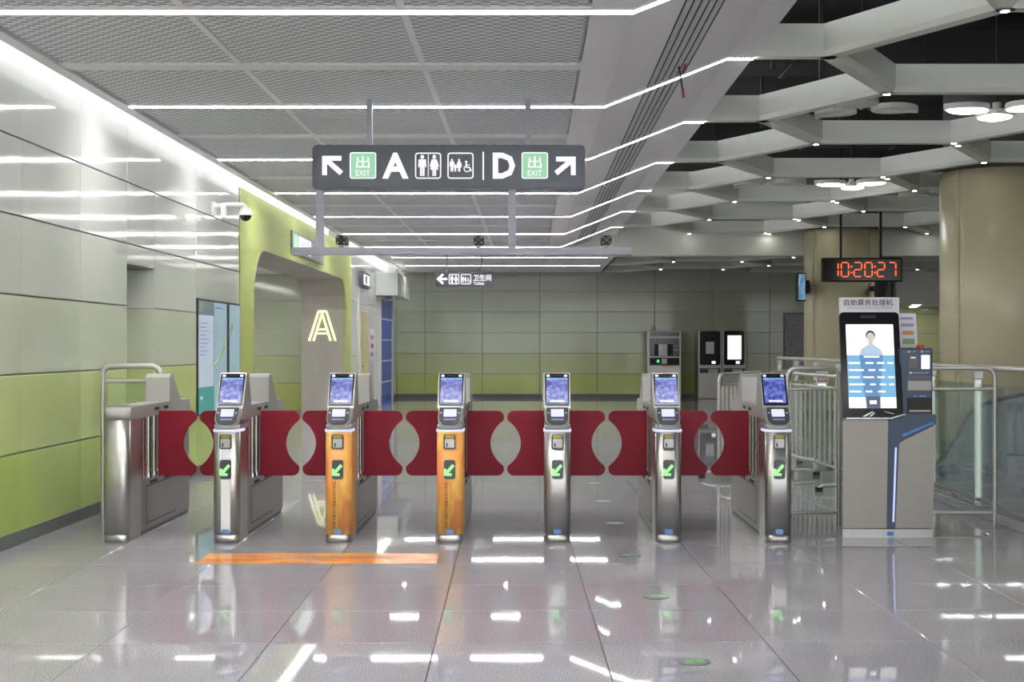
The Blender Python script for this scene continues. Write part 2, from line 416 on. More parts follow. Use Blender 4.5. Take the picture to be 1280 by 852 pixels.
for i in range(4):
    for r in range(5):
        z0, z1 = ROWS[r], ROWS[r+1]
        piece('panel', (1.2-.006, .02, min(z1, 2.95)-z0-.006), 'enamel_back%d' % r, (-5.24-1.2*i, 28.985, (min(z1, 2.95)+z0)/2), wall_p, .002)
tag(B().box(-9.5, -4.5, 17.5, 29.1, 2.95, 3.1).build('ceiling_passage', 'white_paint'), kind='structure')
pl = B().box(-6.68, -6.52, 20, 27, 2.925, 2.949).build('passage_fill_light', 'strip_light')  # hidden lamp added to light the passage
tag(pl, 'added hidden strip lamp in the ceiling of the passage behind the green portal', 'light')
# the illuminated letter A on the far reveal
la = empty('letter_sign', (px(403, 27.8), 27.8, 1.55))
def bar(b, p, q, w, y0, y1):
    p, q = Vector(p), Vector(q); d = (q-p).normalized(); n = Vector((-d.y, d.x))*w/2
    b.xz([tuple(p+n), tuple(q+n), tuple(q-n), tuple(p-n)], y0, y1)
zA0, zA1 = pz(426, 27.8), pz(388, 27.8)
def ax(x): return px(x, 27.8)
for nm, seg in (('stroke', [(386.5, 426, 398.5, 389)]), ('stroke', [(392, 426, 403, 391)]), ('stroke', [(413.5, 426, 402, 389)]), ('stroke', [(419.5, 426, 408, 389)]), ('stroke', [(396, 411.5, 409, 411.5)]), ('stroke', [(395, 416.5, 411, 416.5)]), ('stroke', [(398, 389, 408, 389)])):
    b = B()
    for s in seg: bar(b, (ax(s[0]), pz(s[1], 27.8)), (ax(s[2]), pz(s[3], 27.8)), .046, 27.76, 27.80)
    b.build(nm, 'letter_yellow', la)
B().box(ax(398), ax(408), 27.80, 27.86, pz(413, 27.8), pz(411, 27.8)).build('bracket', 'frame_grey', la)
tag(la, 'glowing double-line letter A on the grey reveal of the green portal', 'sign')

# ------------------------------------------------------------------ back wall
wb = B(); wb.box(-4.2, 10.3, BY+.02, BY+.3, 0, 3.9); wb.box(10.3, 16, 41.5, 41.7, 0, 3)
wb.box(10.2, 10.3, BY+.02, 41.6, 0, 2.7)
mat('wall_backing', rgb(128, 130, 120), .7)
wall_back = wb.build('wall_back', 'wall_backing'); tag(wall_back, kind='structure')
bx = [WX, -2.95]+[-2.95+1.607*i for i in range(1, 9)]
for i in range(len(bx)-1):
    for r in range(6):
        z1 = min(ROWS[r+1], 3.6)
        piece('panel', (bx[i+1]-bx[i]-.013, .02, z1-ROWS[r]-.008), 'enamel_back%d' % r, ((bx[i]+bx[i+1])/2, BY+.01, (ROWS[r]+z1)/2), wall_back, .003)
for i in range(4):
    for r in range(5):
        z1 = min(ROWS[r+1], 2.7)
        piece('panel', (1.3-.02, .02, z1-ROWS[r]-.012), 'enamel_back%d' % min(r, 1), (10.95+1.3*i, 41.49, (ROWS[r]+z1)/2), wall_back, .003)
b = B().box(WX, 10.2, BY-.02, BY+.02, 0, .1)
tag(b.build('baseboard_back', 'baseboard_grey'), kind='structure')
tag(B().box(10.3, 16, BY+.3, 41.6, 2.62, 2.68).build('ceiling_recess', 'white_paint'), kind='structure')
tag(B().box(10.21, 15.8, BY-.1, BY+.3, 2.62, 4.1).build('trim_4', 'bar_white'), kind='structure')
wr = B().box(15.8, 16, -7, 41.7, 0, 5.6)
wall_right = wr.build('wall_right', 'column_enamel'); tag(wall_right, kind='structure')

# ------------------------------------------------------------------ ceiling over the gates
ZC = 3.5; D0, DP = 8.42, 3.34                        # strip rows: D0 + k*DP
ce = B()
ce.box(-3.42, .40, -7, 30.4, ZC+.035, ZC+.08)        # plenum board above the mesh panels
ce.box(-3.52, -3.42, -7, BY, ZC-.02, ZC+.16)         # border along the cove
ce.box(WX-.02, -3.42, -7, BY, ZC+.30, ZC+.34); ce.box(-3.46, -3.42, -7, BY, ZC+.1, ZC+.34)
ce.box(-3.42, 2.0, 30.4, BY, ZC, ZC+.08)
ce.box(.37, .42, -7, 30.4, ZC, ZC+.05)
ceiling = ce.build('ceiling', 'white_paint'); tag(ceiling, kind='structure')
xj = [-3.42, -2.11, -.78, .37]
for k in range(-3, 7):
    ds = D0+DP*k
    for lo, hi in ((ds+.10, ds+DP/2-.10), (ds+DP/2+.10, ds+DP-.10)):
        if lo > 30.3: continue
        hi = min(hi, 30.4)
        for i in range(3):
            piece('mesh_panel', (xj[i+1]-xj[i]-.035, hi-lo, .03), 'mesh_ceiling', ((xj[i]+xj[i+1])/2, (lo+hi)/2, ZC+.017), ceiling, .004)
    for dc in (ds, ds+DP/2):
        if dc < 30.3: piece('cross_bar', (3.79, .2, .04), 'bar_white', (-1.525, dc, ZC+.010), ceiling)
for x in xj[1:3]: piece('runner', (.045, 37.4, .034), 'bar_white', (x, 11.7, ZC+.010), ceiling)
# sloping bulkhead with six air slots
sl = (3.91-ZC)/(1.68-.63)
def zs(x): return ZC+(x-.63)*sl
prof = [(.42, ZC), (.63, ZC)]
for i in range(6):
    x = .99+i*.062
    prof += [(x-.008, zs(x-.008)), (x-.008, zs(x)+.07), (x+.008, zs(x)+.07), (x+.008, zs(x+.008))]
prof += [(1.68, 3.91), (1.90, 3.91), (1.90, 4.35), (.42, 4.35)]
bulk = B().xz(prof, -7, 30.4).build('trim_1', 'white_paint'); tag(bulk, kind='structure')
sp = B()
for i in range(6): sp.box(.99+i*.062-.0079, .99+i*.062+.0079, -6.9, 30.3, zs(.99+i*.062)+.008, zs(.99+i*.062)+.069)
sp.build('air_slot', 'black_matte', bulk)
for i in range(5):                                    # diffuser bars between the slots, a shade darker
    x0, x1 = .99+i*.062+.010, .99+(i+1)*.062-.010
    B().xz([(x0, zs(x0)-.003), (x1, zs(x1)-.003), (x1, zs(x1)+.01), (x0, zs(x0)+.01)], -6.9, 30.3).build('diffuser_bar', 'frame_grey', bulk)
ordn = ['first', 'second', 'third', 'fourth', 'fifth', 'sixth', 'seventh', 'eighth', 'ninth']
def strip(k, d):
    r = empty('strip_light', (-1.4, d, ZC))
    w = .048
    if d < 30:
        path = [(-3.43, ZC), (.63, ZC), (1.68, 3.91), (1.905, 3.91)]
    else: path = [(-3.2, ZC), (1.77, ZC)]
    up = [(x, z+.012) for x, z in path]; dn = [(x, z-.010) for x, z in path]
    B().xz(dn+up[::-1], d-w, d+w).build('diffuser', 'strip_light', r)
    fr = B()
    for s in (-1, 1):
        a, c = d+s*w, d+s*(w+.02)
        fr.xz([(x, z-.012) for x, z in path]+[(x, z+.012) for x, z in path][::-1], min(a, c), max(a, c))
    fr.build('frame', 'frame_grey', r)
    if k >= 0: lab = 'white ceiling light line, %s from the camera, %s' % (ordn[k], 'bending up over the sloped bulkhead' if d < 30 else 'straight, near the back wall')
    else: lab = 'white ceiling light line out of the frame, %s' % {-1: 'just in front of the viewer', -2: 'overhead', -3: 'behind the viewer'}[k]
    tag(r, lab, 'light', 'ceiling light lines')
for k in range(-3, 9): strip(k, D0+DP*k)
cv = empty('cove_light', (-3.6, 16, ZC+.25))
for i in range(14): B().box(-3.69, -3.55, -6.5+3.2*i, -3.4+3.2*i, ZC+.27, ZC+.295).build('cove_tube', 'cove_light', cv)
tag(cv, 'continuous white cove lighting along the top of the left wall', 'light')

# ------------------------------------------------------------------ open ceiling on the right: lattice of white beams under a black void
tag(B().box(.42, 16, -7, 30.4, 5.3, 5.5).build('ceiling_slab', 'void_black'), kind='structure')
tag(B().box(.42, 16, 30.4, 42, 4.1, 4.3).build('ceiling_slab_back', 'void_black'), kind='structure')
dn_ = B().box(.42, 15.8, 30.4, 30.9, 3.44, 5.3)
tag(dn_.build('trim_2', 'lattice_white'), kind='structure')
tag(B().box(1.95, 2.0, 30.9, BY, ZC, 4.1).build('trim_3', 'white_paint'), kind='structure')
def beam(parent, p, q, zb, h=.27, ext=.055):
    p, q = Vector((p[0], p[1], 0)), Vector((q[0], q[1], 0)); d = (q-p).normalized(); n = Vector((-d.y, d.x, 0))
    p = p-d*ext; q = q+d*ext
    pr = [(-.10, h), (.10, h), (.10, .045), (.065, .0), (-.065, .0), (-.10, .045)]
    b = B(); b.add([p+n*u+Vector((0, 0, zb+w)) for u, w in pr]+[q+n*u+Vector((0, 0, zb+w)) for u, w in pr],
                   [list(range(6))[::-1], list(range(6, 12))]+[(i, (i+1) % 6, 6+(i+1) % 6, 6+i) for i in range(6)])
    return b.build('beam', 'lattice_white', parent)
XS = [.88, 2.55, 3.48, 5.15, 6.08, 7.75, 8.68, 10.35, 11.28, 12.95]
def lattice(name, zb, da, db, x0, label):
    root = empty(name, (6, (da+db)/2, zb)); nodes = []
    for k in range(-2, 10):
        rd, hd = D0+DP*k, D0+DP*k+DP/2
        def ok(d): return da <= d <= db
        if ok(rd):
            for a, c in ((0, 1), (4, 5), (8, 9)):
                beam(root, (max(XS[a], x0), rd), (XS[c], rd), zb)
            nodes += [(XS[4], rd, 'r'), (XS[5], rd, 'r')]
        if ok(hd):
            for a, c in ((2, 3), (6, 7)): beam(root, (XS[a], hd), (XS[c], hd), zb)
            nodes += [(XS[2], hd, 'h'), (XS[3], hd, 'h2'), (XS[6], hd, 'h'), (XS[7], hd, 'h')]  # third bay's right-end downlights are added to light the dark back right
        for (xr, xh) in ((1, 2), (4, 3), (5, 6), (8, 7)):
            for (ra, ha) in ((rd, hd), (rd+DP, hd)):
                lo, hi = min(ra, ha), max(ra, ha)
                if lo >= da-.01 and hi <= db+.01: beam(root, (XS[xr], ra), (XS[xh], ha), zb)
    tag(root, label, 'ceiling lattice')
    return nodes
n1 = lattice('ceiling_lattice', 3.91, 5.0, 30.3, 1.90, 'white honeycomb lattice of ceiling beams under the black void')
n2 = lattice('ceiling_lattice', 3.50, 31.5, 38.6, 2.0, 'lower white honeycomb beams in front of the back wall')
dl_me = {}
def downlight(x, d, z, label):
    r = empty('downlight', (x, d, z))
    if 'a' not in dl_me:
        b = B().cyl((x, d, z+.01), (x, d, z-.010), .042, 16); o1 = b.build('rim', 'frame_grey', r, origin=(x, d, z))
        b = B().cyl((x, d, z-.008), (x, d, z-.012), .031, 16); o2 = b.build('lamp', 'down_light', r, origin=(x, d, z))
        dl_me['a'] = (o1.data, o2.data)
    else:
        for nm, me in zip(('rim', 'lamp'), dl_me['a']):
            o = bpy.data.objects.new(nm, me); COL.objects.link(o); o.parent = r; WO[o] = WO[r]
    tag(r, label, 'downlight', 'small downlights set into the honeycomb ceiling beams')
side = {XS[2]: 'left end of', XS[3]: 'right end of', XS[4]: 'left end of', XS[5]: 'right end of', XS[6]: 'left end of', XS[7]: 'right end of'}
bay = {XS[2]: 'first', XS[3]: 'first', XS[4]: 'second', XS[5]: 'second', XS[6]: 'third', XS[7]: 'third'}
for x, d, t in n1:
    rows_ = sorted({round(q[1], 2) for q in n1 if bay[q[0]] == bay[x]}); k_ = rows_.index(round(d, 2))
    base_l = 'downlight, %s the %s cross beam from the camera, %s honeycomb bay' % (side[x], ordn[k_], bay[x])
    if t == 'h2':
        downlight(x-.02, d-.10, 3.91, 'nearer paired '+base_l); downlight(x+.10, d+.12, 3.91, 'farther paired '+base_l)
    else: downlight(x, d, 3.91, base_l)
for x, d, t in n2:
    if d < 38:
        rows_ = sorted({round(q[1], 2) for q in n2 if bay[q[0]] == bay[x]}); k_ = rows_.index(round(d, 2))
        downlight(x, d, 3.50, 'downlight at the %s the %s low beam near the back wall, %s bay' % (side[x], ordn[k_], bay[x]))
# hangers and ducts in the void
for i, (x, d) in enumerate([(2.9, 17.2), (2.4, 13.6), (3.0, 14.2), (4.1, 18.2), (4.4, 11.8), (5.6, 13.6)]):
    o = B().box(x-.02, x+.02, d-.02, d+.02, 4.18, 5.3).build('hanger_rod', 'duct_black')
    tag(o, 'black hanger rod above the honeycomb beams, %s from the left' % ['first', 'second', 'third', 'fourth', 'fifth', 'sixth'][i], 'rod', 'ceiling hanger rods')
for i, (y0, y1, x0, x1, z0, z1, lb) in enumerate([(10.6, 11.1, 2.2, 12, 4.75, 5.05, 'nearest'), (15.8, 16.6, 2.2, 12, 4.7, 5.1, 'middle'), (22.6, 23.0, 2.2, 6.0, 4.75, 5.1, 'farthest')]):
    r = empty('air_duct', ((x0+x1)/2, y0, z0))
    B().box(x0, x1, y0, y1, z0, z1, .02).build('duct_body', 'duct_black', r)
    for k in range(6): B().box(x0+.8+1.5*k, x0+.86+1.5*k, y0-.03, y1+.03, z0-.03, z1+.03).build('flange', 'duct_black', r)
    tag(r, 'black air duct above the honeycomb ceiling, %s of three' % lb, 'duct')
# petal lamps
def petal_poly(Ln, Wd, n=7):
    pts = []
    for i in range(n+1):
        t = i/n; pts.append((t*Ln, Wd/2*math.sin(math.pi*t**.9)**.7 if 0 < t < 1 else 0))
    return pts+[(u, -w) for u, w in pts[1:-1][::-1]]
def petal_lamp(x, d, z, rot, lit, label):
    r = empty('petal_lamp', (x, d, z))
    for k in range(3):
        a = math.radians(rot+120*k); c, s_ = math.cos(a), math.sin(a)
        def fn(u, w, t, c=c, s_=s_): return (x+c*(u+.09)-s_*w, d+s_*(u+.09)+c*w, z+t)
        sh = B().prism(petal_poly(.56, .42), fn, 0, .06).build('petal', 'lattice_white', r)
        if lit: B().prism([(u*.86+.03, w*.84) for u, w in petal_poly(.56, .42)], fn, -.012, .0).build('diffuser', 'petal_light', sh)
        else:
            b = B()
            b.prism([(.02, -.015), (.55, -.015), (.55, .015), (.02, .015)], fn, -.015, 0)
            b.build('rib', 'lattice_white', sh)
    B().cyl((x, d, z+.03), (x, d, z+.10), .045, 12).build('hub', 'lattice_white', r)
    B().cyl((x, d, z+.1), (x, d, 5.295), .012, 8).build('stem', 'duct_black', r)
    tag(r, label, 'pendant lamp', 'petal-shaped pendant lamps in the honeycomb ceiling')
petal_lamp(5.05, 14.9, 3.98, 75, True, 'lit three-petal lamp beside the big column, at the right edge of the picture')
petal_lamp(3.62, 15.0, 4.02, 10, False, 'unlit three-petal lamp in the same ceiling cell as the nearest lit one')
petal_lamp(5.09, 21.8, 3.99, 75, True, 'lit three-petal lamp farther back, above the red clock')
petal_lamp(3.72, 21.8, 4.02, 10, False, 'unlit three-petal lamp next to the farther lit one')
petal_lamp(6.9, 23.4, 4.02, 30, False, 'unlit three-petal lamp just left of the big near column')

for x, d, lb in ((9.5, 15.1, 'level with the big near column'), (9.5, 21.8, 'level with the red clock'), (9.5, 8.4, 'level with the viewer'), (4.3, 8.4, 'overhead'), (4.3, 1.7, 'behind the viewer'), (9.5, 1.7, 'farther behind the viewer'), (9.5, 28.4, 'beyond the far column')):  # unseen lamps added to brighten the right side of the hall
    petal_lamp(x, d, 3.99, 75, True, 'added unseen lit three-petal lamp right of the picture, ' + lb)

# ------------------------------------------------------------------ round columns
def column(x, d, r, label):
    t = empty('column', (x, d, 0)); n = 48
    for k in range(4):                                # four curved cladding panels with narrow joints
        a0, a1 = k*math.pi/2+.008+.55, (k+1)*math.pi/2-.008+.55
        pts = [(x+r*math.cos(a0+(a1-a0)*i/14), d+r*math.sin(a0+(a1-a0)*i/14)) for i in range(15)]
        inn = [(x+(r-.04)*math.cos(a0+(a1-a0)*i/14), d+(r-.04)*math.sin(a0+(a1-a0)*i/14)) for i in range(15)]
        b = B().xy(pts+inn[::-1], .1, 3.9)
        for i in range(2, 16): b.smooth.add(i)
        b.build('cladding_panel', 'column_enamel', t)
    B().cyl((x, d, 0), (x, d, 5.3), r-.05, 40).build('core', 'joint_grey', t)
    B().cyl((x, d, 0), (x, d, .1), r-.01, 40).build('base', 'baseboard_grey', t)
    tag(t, label, 'column')
column(6.66, 19.6, .8, 'large cream round column at the right edge, behind the glass railing')
column(6.66, 29.4, .8, 'cream round column behind the red digital clock')

# ------------------------------------------------------------------ ticket gates
GX = [-3.06, -2.246, -1.42, -.595, .20, 1.02, 1.834]; GY = 10.14
glab = ['plain-ended ticket gate nearest the left wall, showing the back of its screen',
        'steel ticket gate with a white strip, second from the left wall',
        'orange-wrapped ticket gate beside the glowing letter A, left of the two orange ones',
        'orange-wrapped ticket gate below the big sign, right of the two orange ones',
        'steel ticket gate just right of the orange ones',
        'steel ticket gate in front of the left ticket machine, second from the right end',
        'steel ticket gate at the right end beside the glass railing']
def flap(t, side, half, name='flap'):
    e0, e1, z0, z1, r = .088, half-.013, .414, .932, .052
    pts = [(e0, z0), (e0, z1)]
    for i in range(6):
        a = math.pi/2*(1-i/5); pts.append((e1-r+r*math.cos(a), z1-r+r*math.sin(a)))
    zc, hb, db = (z0+z1)/2, .170, .098                # concave bite
    pts.append((e1, z1-.062)); pts.append((e1-.006, z1-.078))
    for i in range(1, 16):
        a = i/16; zz = zc+hb-2*hb*a
        pts.append((e1-.014-(db-.004)*math.sin(math.pi*a)**.72, zz))
    pts.append((e1-.006, z0+.078)); pts.append((e1, z0+.062))
    for i in range(6):
        a = -math.pi/2*i/5; pts.append((e1-r+r*math.cos(a), z0+r+r*math.sin(a)))
    B().xz([(side*u, w) for u, w in pts], .85, .872).build(name, 'flap_red', t, local=True)
def gate(i):
    t = empty('ticket_gate', (GX[i], GY, 0)); X = t
    plain, orange = i == 0, i in (2, 3)
    hw = .097
    def plan(h, r=.055, back=.34):
        p = [(h, back), (-h, back)]
        for k in range(6):
            a = math.pi+math.pi/2*k/5; p.append((-h+r+r*math.cos(a), r+r*math.sin(a)))
        for k in range(6):
            a = 1.5*math.pi+math.pi/2*k/5; p.append((h-r+r*math.cos(a), r+r*math.sin(a)))
        return p
    def ex(name, h, z0, z1, m, **kw):
        b = B().xy(plan(h, **kw), z0, z1)
        for k in range(4, 15): b.smooth.add(k)
        return b.build(name, m, t, local=True)
    ex('plinth', hw-.004, 0, .055, 'steel_vertical', r=.052)
    if plain:
        ex('pedestal', hw, .055, .90, 'steel_vertical'); ex('cap', hw+.002, .905, .995, 'silver_paint', r=.06)
    else:
        ex('pedestal', hw, .058, .815, 'orange_wrap' if orange else 'steel_vertical', back=.30)
        ex('pedestal_top', hw-.002, .832, .866, 'silver_paint', r=.06)
        ex('ring_light', hw+.006, .815, .832, 'ring_white', r=.06, back=.2)
    # body behind the pedestal
    B().box(-.085, .085, .30, .44, .03, .90).build('front_panel', 'steel', t, local=True)
    B().box(-.085, .085, .44, 1.86, .03, .42).build('lower_cabinet', 'steel', t, local=True)
    B().box(-.078, .078, .30, 1.84, 0, .03).build('base', 'baseboard_grey', t, local=True)
    B().box(-.085, .085, 1.46, 1.86, .42, .905, .008).build('rear_panel', 'steel', t, local=True)
    tr = B().yz([(.14 if not plain else .05, .90), (.14 if not plain else .05, .985), (.16, .995), (1.80, .995), (1.86, .96), (1.86, .90)], -.092, .092).build('top_rail', 'silver_paint', t, local=True)
    for s in (-1, 1):
        for a in (.72, 1.0): B().box(GX[i]+s*.091, GX[i]+s*.0935, GY+a, GY+a+.14, .94, .965).build('rail_slot', 'slot_dark', tr)
        B().box(s*.066, s*.074, .44, 1.46, .42, .90).build('glass_pane', 'glass', t, local=True)
        B().box(s*.085, s*.0856, .513, 1.407, .073, .367).build('door_seam', 'slot_dark', t, local=True)
        pn = B().box(s*.0855, s*.0875, .52, 1.40, .08, .36).build('service_door', 'steel', t, local=True)
        B().box(s*.0855, s*.0885, .62, .82, .375, .395).build('vent_slot', 'slot_dark', t, local=True)
        B().box(s*.0855, s*.0885, 1.05, 1.25, .375, .395).build('vent_slot', 'slot_dark', t, local=True)
        B().box(s*.070, s*.086, .44, .49, .42, .90).build('window_post', 'chrome', t, local=True)
    for s in (-1, 1):
        for a in (.64, .80): B().cyl((s*.066, a, .42), (s*.066, a, .90), .017, 10).cyl((s*.066, a, .42), (s*.066, a, .455), .028, 10).build('hinge_post', 'chrome', t, local=True)
    if i > 0: flap(t, -1, (GX[i]-GX[i-1])/2)
    if i < 6: flap(t, 1, (GX[i+1]-GX[i])/2)
    # rear screen housing, facing away
    hp = [(1.16, .99), (1.16, 1.19), (1.18, 1.215), (1.25, 1.22), (1.27, 1.21), (1.52, .99)]
    B().yz(hp, -.098, .098).build('rear_housing', 'silver_paint', t, local=True)
    B().yz([(1.30, 1.175), (1.283, 1.197), (1.49, 1.015), (1.50, 1.0)][:2]+[(1.49, 1.018), (1.51, .999)], -.085, .085).build('rear_screen', 'black_gloss', t, local=True)
    if plain: return tag(t, glab[i], 'ticket gate', 'ticket gates')
    # front tablet, leaning back
    fp = [(.135, .985), (.275, 1.235), (.295, 1.245), (.35, 1.245), (.365, 1.235), (.46, .985)]
    B().yz(fp, -.099, .099).build('tablet_housing', 'silver_paint', t, local=True)
    p0, p1 = Vector((.135, .985)), Vector((.275, 1.235)); dv = (p1-p0).normalized(); nv = Vector((-dv.y, dv.x))
    ln = (p1-p0).length
    def tf(u, w, k): q = p0+dv*w+nv*k; return (u+GX[i], q.x+GY, q.y)
    tb = B().prism(rrect(-.091, .091, .022, ln-.002, .012, 3), tf, 0, .012).build('tablet', 'black_gloss', t)
    B().prism(rrect(-.080, .080, .036, ln-.036, .004, 2), tf, .012, .0135).build('tablet_screen', 'tablet_screen', tb)
    B().prism([(-.078, ln-.042), (.078, ln-.042), (.078, ln-.050), (-.078, ln-.050)], tf, .0135, .0145).build('screen_banner', 'screen_sky', tb)
    B().prism([(-.05, .046), (.05, .046), (.05, .058), (-.05, .058)], tf, .0135, .0145).build('screen_text', 'screen_light', tb)
    for s in (-1, 1): B().prism([(s*.066-.012, ln-.028), (s*.066+.012, ln-.028), (s*.066+.012, ln-.010), (s*.066-.012, ln-.010)], tf, .012, .0135).build('lamp', 'lcd_white', tb)
    B().prism([(-.035, ln-.024), (.035, ln-.024), (.035, ln-.014), (-.035, ln-.014)], tf, .012, .0135).build('sensor_bar', 'slot_dark', tb)
    # card reader head
    q0, q1 = Vector((-.012, .862)), Vector((.098, .992)); dq = (q1-q0).normalized(); nq = Vector((-dq.y, dq.x)); lq = (q1-q0).length
    def rf(u, w, k): q = q0+dq*w+nq*k; return (u+GX[i], q.x+GY, q.y)
    def shield(m):
        h = lq; p = [(-.085+m, h-m), (.085-m, h-m), (.088-m, h*.55)]
        for k in range(7):
            a = -math.pi/2*k/6; p.append((.03+(.058-m)*math.cos(a), .07+(.07-m)*math.sin(a)))
        return p+[(-u, w) for u, w in p[2:][::-1]]
    rd = B().prism(shield(0), rf, -.05, .0).build('reader_head', 'silver_paint', t)
    fc = B().prism(shield(.007), rf, 0, .008).build('reader_face', 'dark_grey', t)
    B().prism(rrect(-.048, .048, lq*.46, lq*.86, .006, 2), rf, .008, .010).build('reader_screen', 'lcd_white', fc)
    for s in (-1, 1): B().prism(ell(s*.066, lq*.66, .006, .006, 8), rf, .008, .010).build('indicator', 'white_print', fc)
    B().prism([(-.045, lq*.27), (.045, lq*.27), (.045, lq*.34), (-.045, lq*.34)], rf, .008, .0095).build('print_line', 'ink_violet', fc)
    # ticket slot
    s0 = B().xz(rrect(-.045, .045, .690, .797, .014), -.008, .01).build('ticket_slot', 'dark_grey', t, local=True)
    g0 = GX[i]
    B().xz(rrect(g0-.032, g0+.032, .772, .792, .004, 2), GY-.010, GY-.008).build('slot_label', 'yellow_label', s0)
    B().xz(rrect(g0-.034, g0+.034, .700, .765, .008, 3), GY-.011, GY-.008).build('slot_plate', 'silver_paint', s0)
    B().box(g0-.024, g0-.014, GY-.0125, GY-.011, .705, .735).build('slot_hole', 'black_matte', s0)
    # green arrow display
    s1 = B().xz(rrect(-.042, .042, .468, .610, .018), -.006, .01).build('arrow_display', 'dark_grey', t, local=True)
    b = B()
    def ar(p, q, w): bar(b, (g0+p[0], p[1]), (g0+q[0], q[1]), w, GY-.009, GY-.006)
    ar((.028, .572), (-.024, .512), .022); ar((-.033, .502), (.015, .502), .018); ar((-.033, .494), (-.033, .545), .018)
    b.build('arrow', 'arrow_green', s1)
    if i == 1:
        B().xz(rrect(-.034, .034, .612, .688, .003, 2), -.003, .01).build('white_strip', 'white_print', t, local=True)
        B().xz(rrect(-.034, .034, .075, .466, .003, 2), -.003, .01).build('white_strip', 'white_print', t, local=True)
    B().xz(rrect(-.028, .028, .062, .098, .008, 3), -.004, .01).build('blue_sticker', 'blue_sticker', t, local=True)
    text('sticker_print', '100', 'ink_violet', t, front(GY-.0045), g0-.018, g0+.018, .070, .090, .02)
    if orange:
        for k, ch in enumerate('日来土问来国园三大夏个运会'):
            zt = .445-.0265*k
            text('print_character', ch, 'ink_brown', t, front(GY-.0025), g0-.036, g0-.014, zt-.022, zt)
        text('print_line', 'Shenzhen Metro welcomes passengers', 'ink_brown', t, lambda u, w: (g0+w, GY-.0025, u), .44, .11, .004, .014)
    return tag(t, glab[i], 'ticket gate', 'ticket gates')
for i in range(7): gate(i)

# ------------------------------------------------------------------ left barrier between wall and first gate
def rail_frame(b, P0, P1, z0, z1, r, rc=.09):
    P0, P1 = Vector(P0), Vector(P1); d = (P1-P0).normalized()
    path = [P0+Vector((0, 0, z0)), P0+Vector((0, 0, z1-rc))]
    for k in range(1, 6):
        a = math.pi/2*k/5; path.append(P0+d*(rc-rc*math.cos(a))+Vector((0, 0, z1-rc+rc*math.sin(a))))
    for k in range(0, 6):
        a = math.pi/2*(1-k/5); path.append(P1-d*(rc-rc*math.cos(a))+Vector((0, 0, z1-rc+rc*math.sin(a))))
    path.append(P1+Vector((0, 0, z0))); b.tube(path, r, 10)
t = empty('barrier', (-3.42, 11.85, 0))
b = B(); rail_frame(b, (-3.68, 11.85, 0), (-3.19, 11.85, 0), 0, 1.275, .024, .07); b.build('frame', 'tube_steel', t)
B().cyl((-3.68, 11.85, 1.145), (-3.19, 11.85, 1.145), .018).build('mid_rail', 'tube_steel', t)
B().box(-3.64, -3.2, 11.845, 11.855, .12, 1.12).build('glass_pane', 'glass', t)
tag(t, 'steel tube barrier closing the gap between left wall and first gate', 'barrier')

# ------------------------------------------------------------------ glass railings on the right
GR = 11.15
def glass_panel(label, P0, P1, zt=1.27, zm=1.10, posts=(True, True), frame=True):
    P0, P1 = Vector((*P0, 0)), Vector((*P1, 0)); d = (P1-P0).normalized(); n = Vector((-d.y, d.x, 0))
    t = empty('glass_railing', (P0+P1)/2)
    b = B(); rail_frame(b, P0, P1, 0, zt, .018, .08); b.build('frame', 'tube_steel', t)
    for nm, z in (('mid_rail', zm), ('bottom_rail', .10)):
        B().cyl(P0+Vector((0, 0, z)), P1+Vector((0, 0, z)), .014).build(nm, 'tube_steel', t)
    a, c = P0+d*.05, P1-d*.05; h = n*.005
    vs = [a-h, c-h, c+h, a+h]
    B().add([v+Vector((0, 0, .12)) for v in vs]+[v+Vector((0, 0, zm-.02)) for v in vs],
            [(3,2,1,0),(4,5,6,7),(0,1,5,4),(1,2,6,5),(2,3,7,6),(3,0,4,7)]).build('glass_pane', 'glass', t)
    return tag(t, label, 'railing', 'glass railing panels')
glass_panel('glass railing panel between the last ticket gate and the ticket kiosk', (2.08, GR), (2.50, GR))
glass_panel('glass railing panel right of the ticket kiosk', (2.56, GR), (3.76, GR))
# long railing on a stone kerb, running back
kb = empty('railing_kerb', (3.87, 15, 0))
for k in range(10): B().box(3.80, 4.02, 7.6+1.4*k, 7.6+1.4*k+1.393, 0, .08, .006).build('kerb_stone', 'granite', kb)
tag(kb, 'low stone kerb under the long glass railing', 'kerb')
gr = empty('long_railing', (3.9, 15, .08))
posts = [7.9, 9.26, 10.63, 12.0, 13.37, 14.74, 16.1, 17.48, 18.85, 20.2, 21.55]
for d in posts:
    B().box(3.87, 3.93, d-.012, d+.012, .08, 1.16, .004).build('post', 'steel_vertical', gr)
    B().box(3.86, 3.94, d-.03, d+.03, 1.16, 1.23, .006).build('post_bracket', 'silver_paint', gr)
for a, c in zip(posts[:-1], posts[1:]):
    B().box(3.895, 3.905, a+.03, c-.03, .14, 1.12).build('glass_pane', 'glass', gr)
    for z in (.35, .95): B().box(3.885, 3.915, a+.01, a+.06, z, z+.05).build('clamp', 'tube_steel', gr)
B().cyl((3.9, 7.8, 1.26), (3.9, 21.65, 1.26), .026, 12).build('handrail', 'tube_steel', gr)
B().box(3.88, 3.92, 7.9, 21.55, .10, .13).build('bottom_rail', 'steel', gr)
tag(gr, 'long glass railing with steel posts running back behind the ticket kiosk', 'railing')
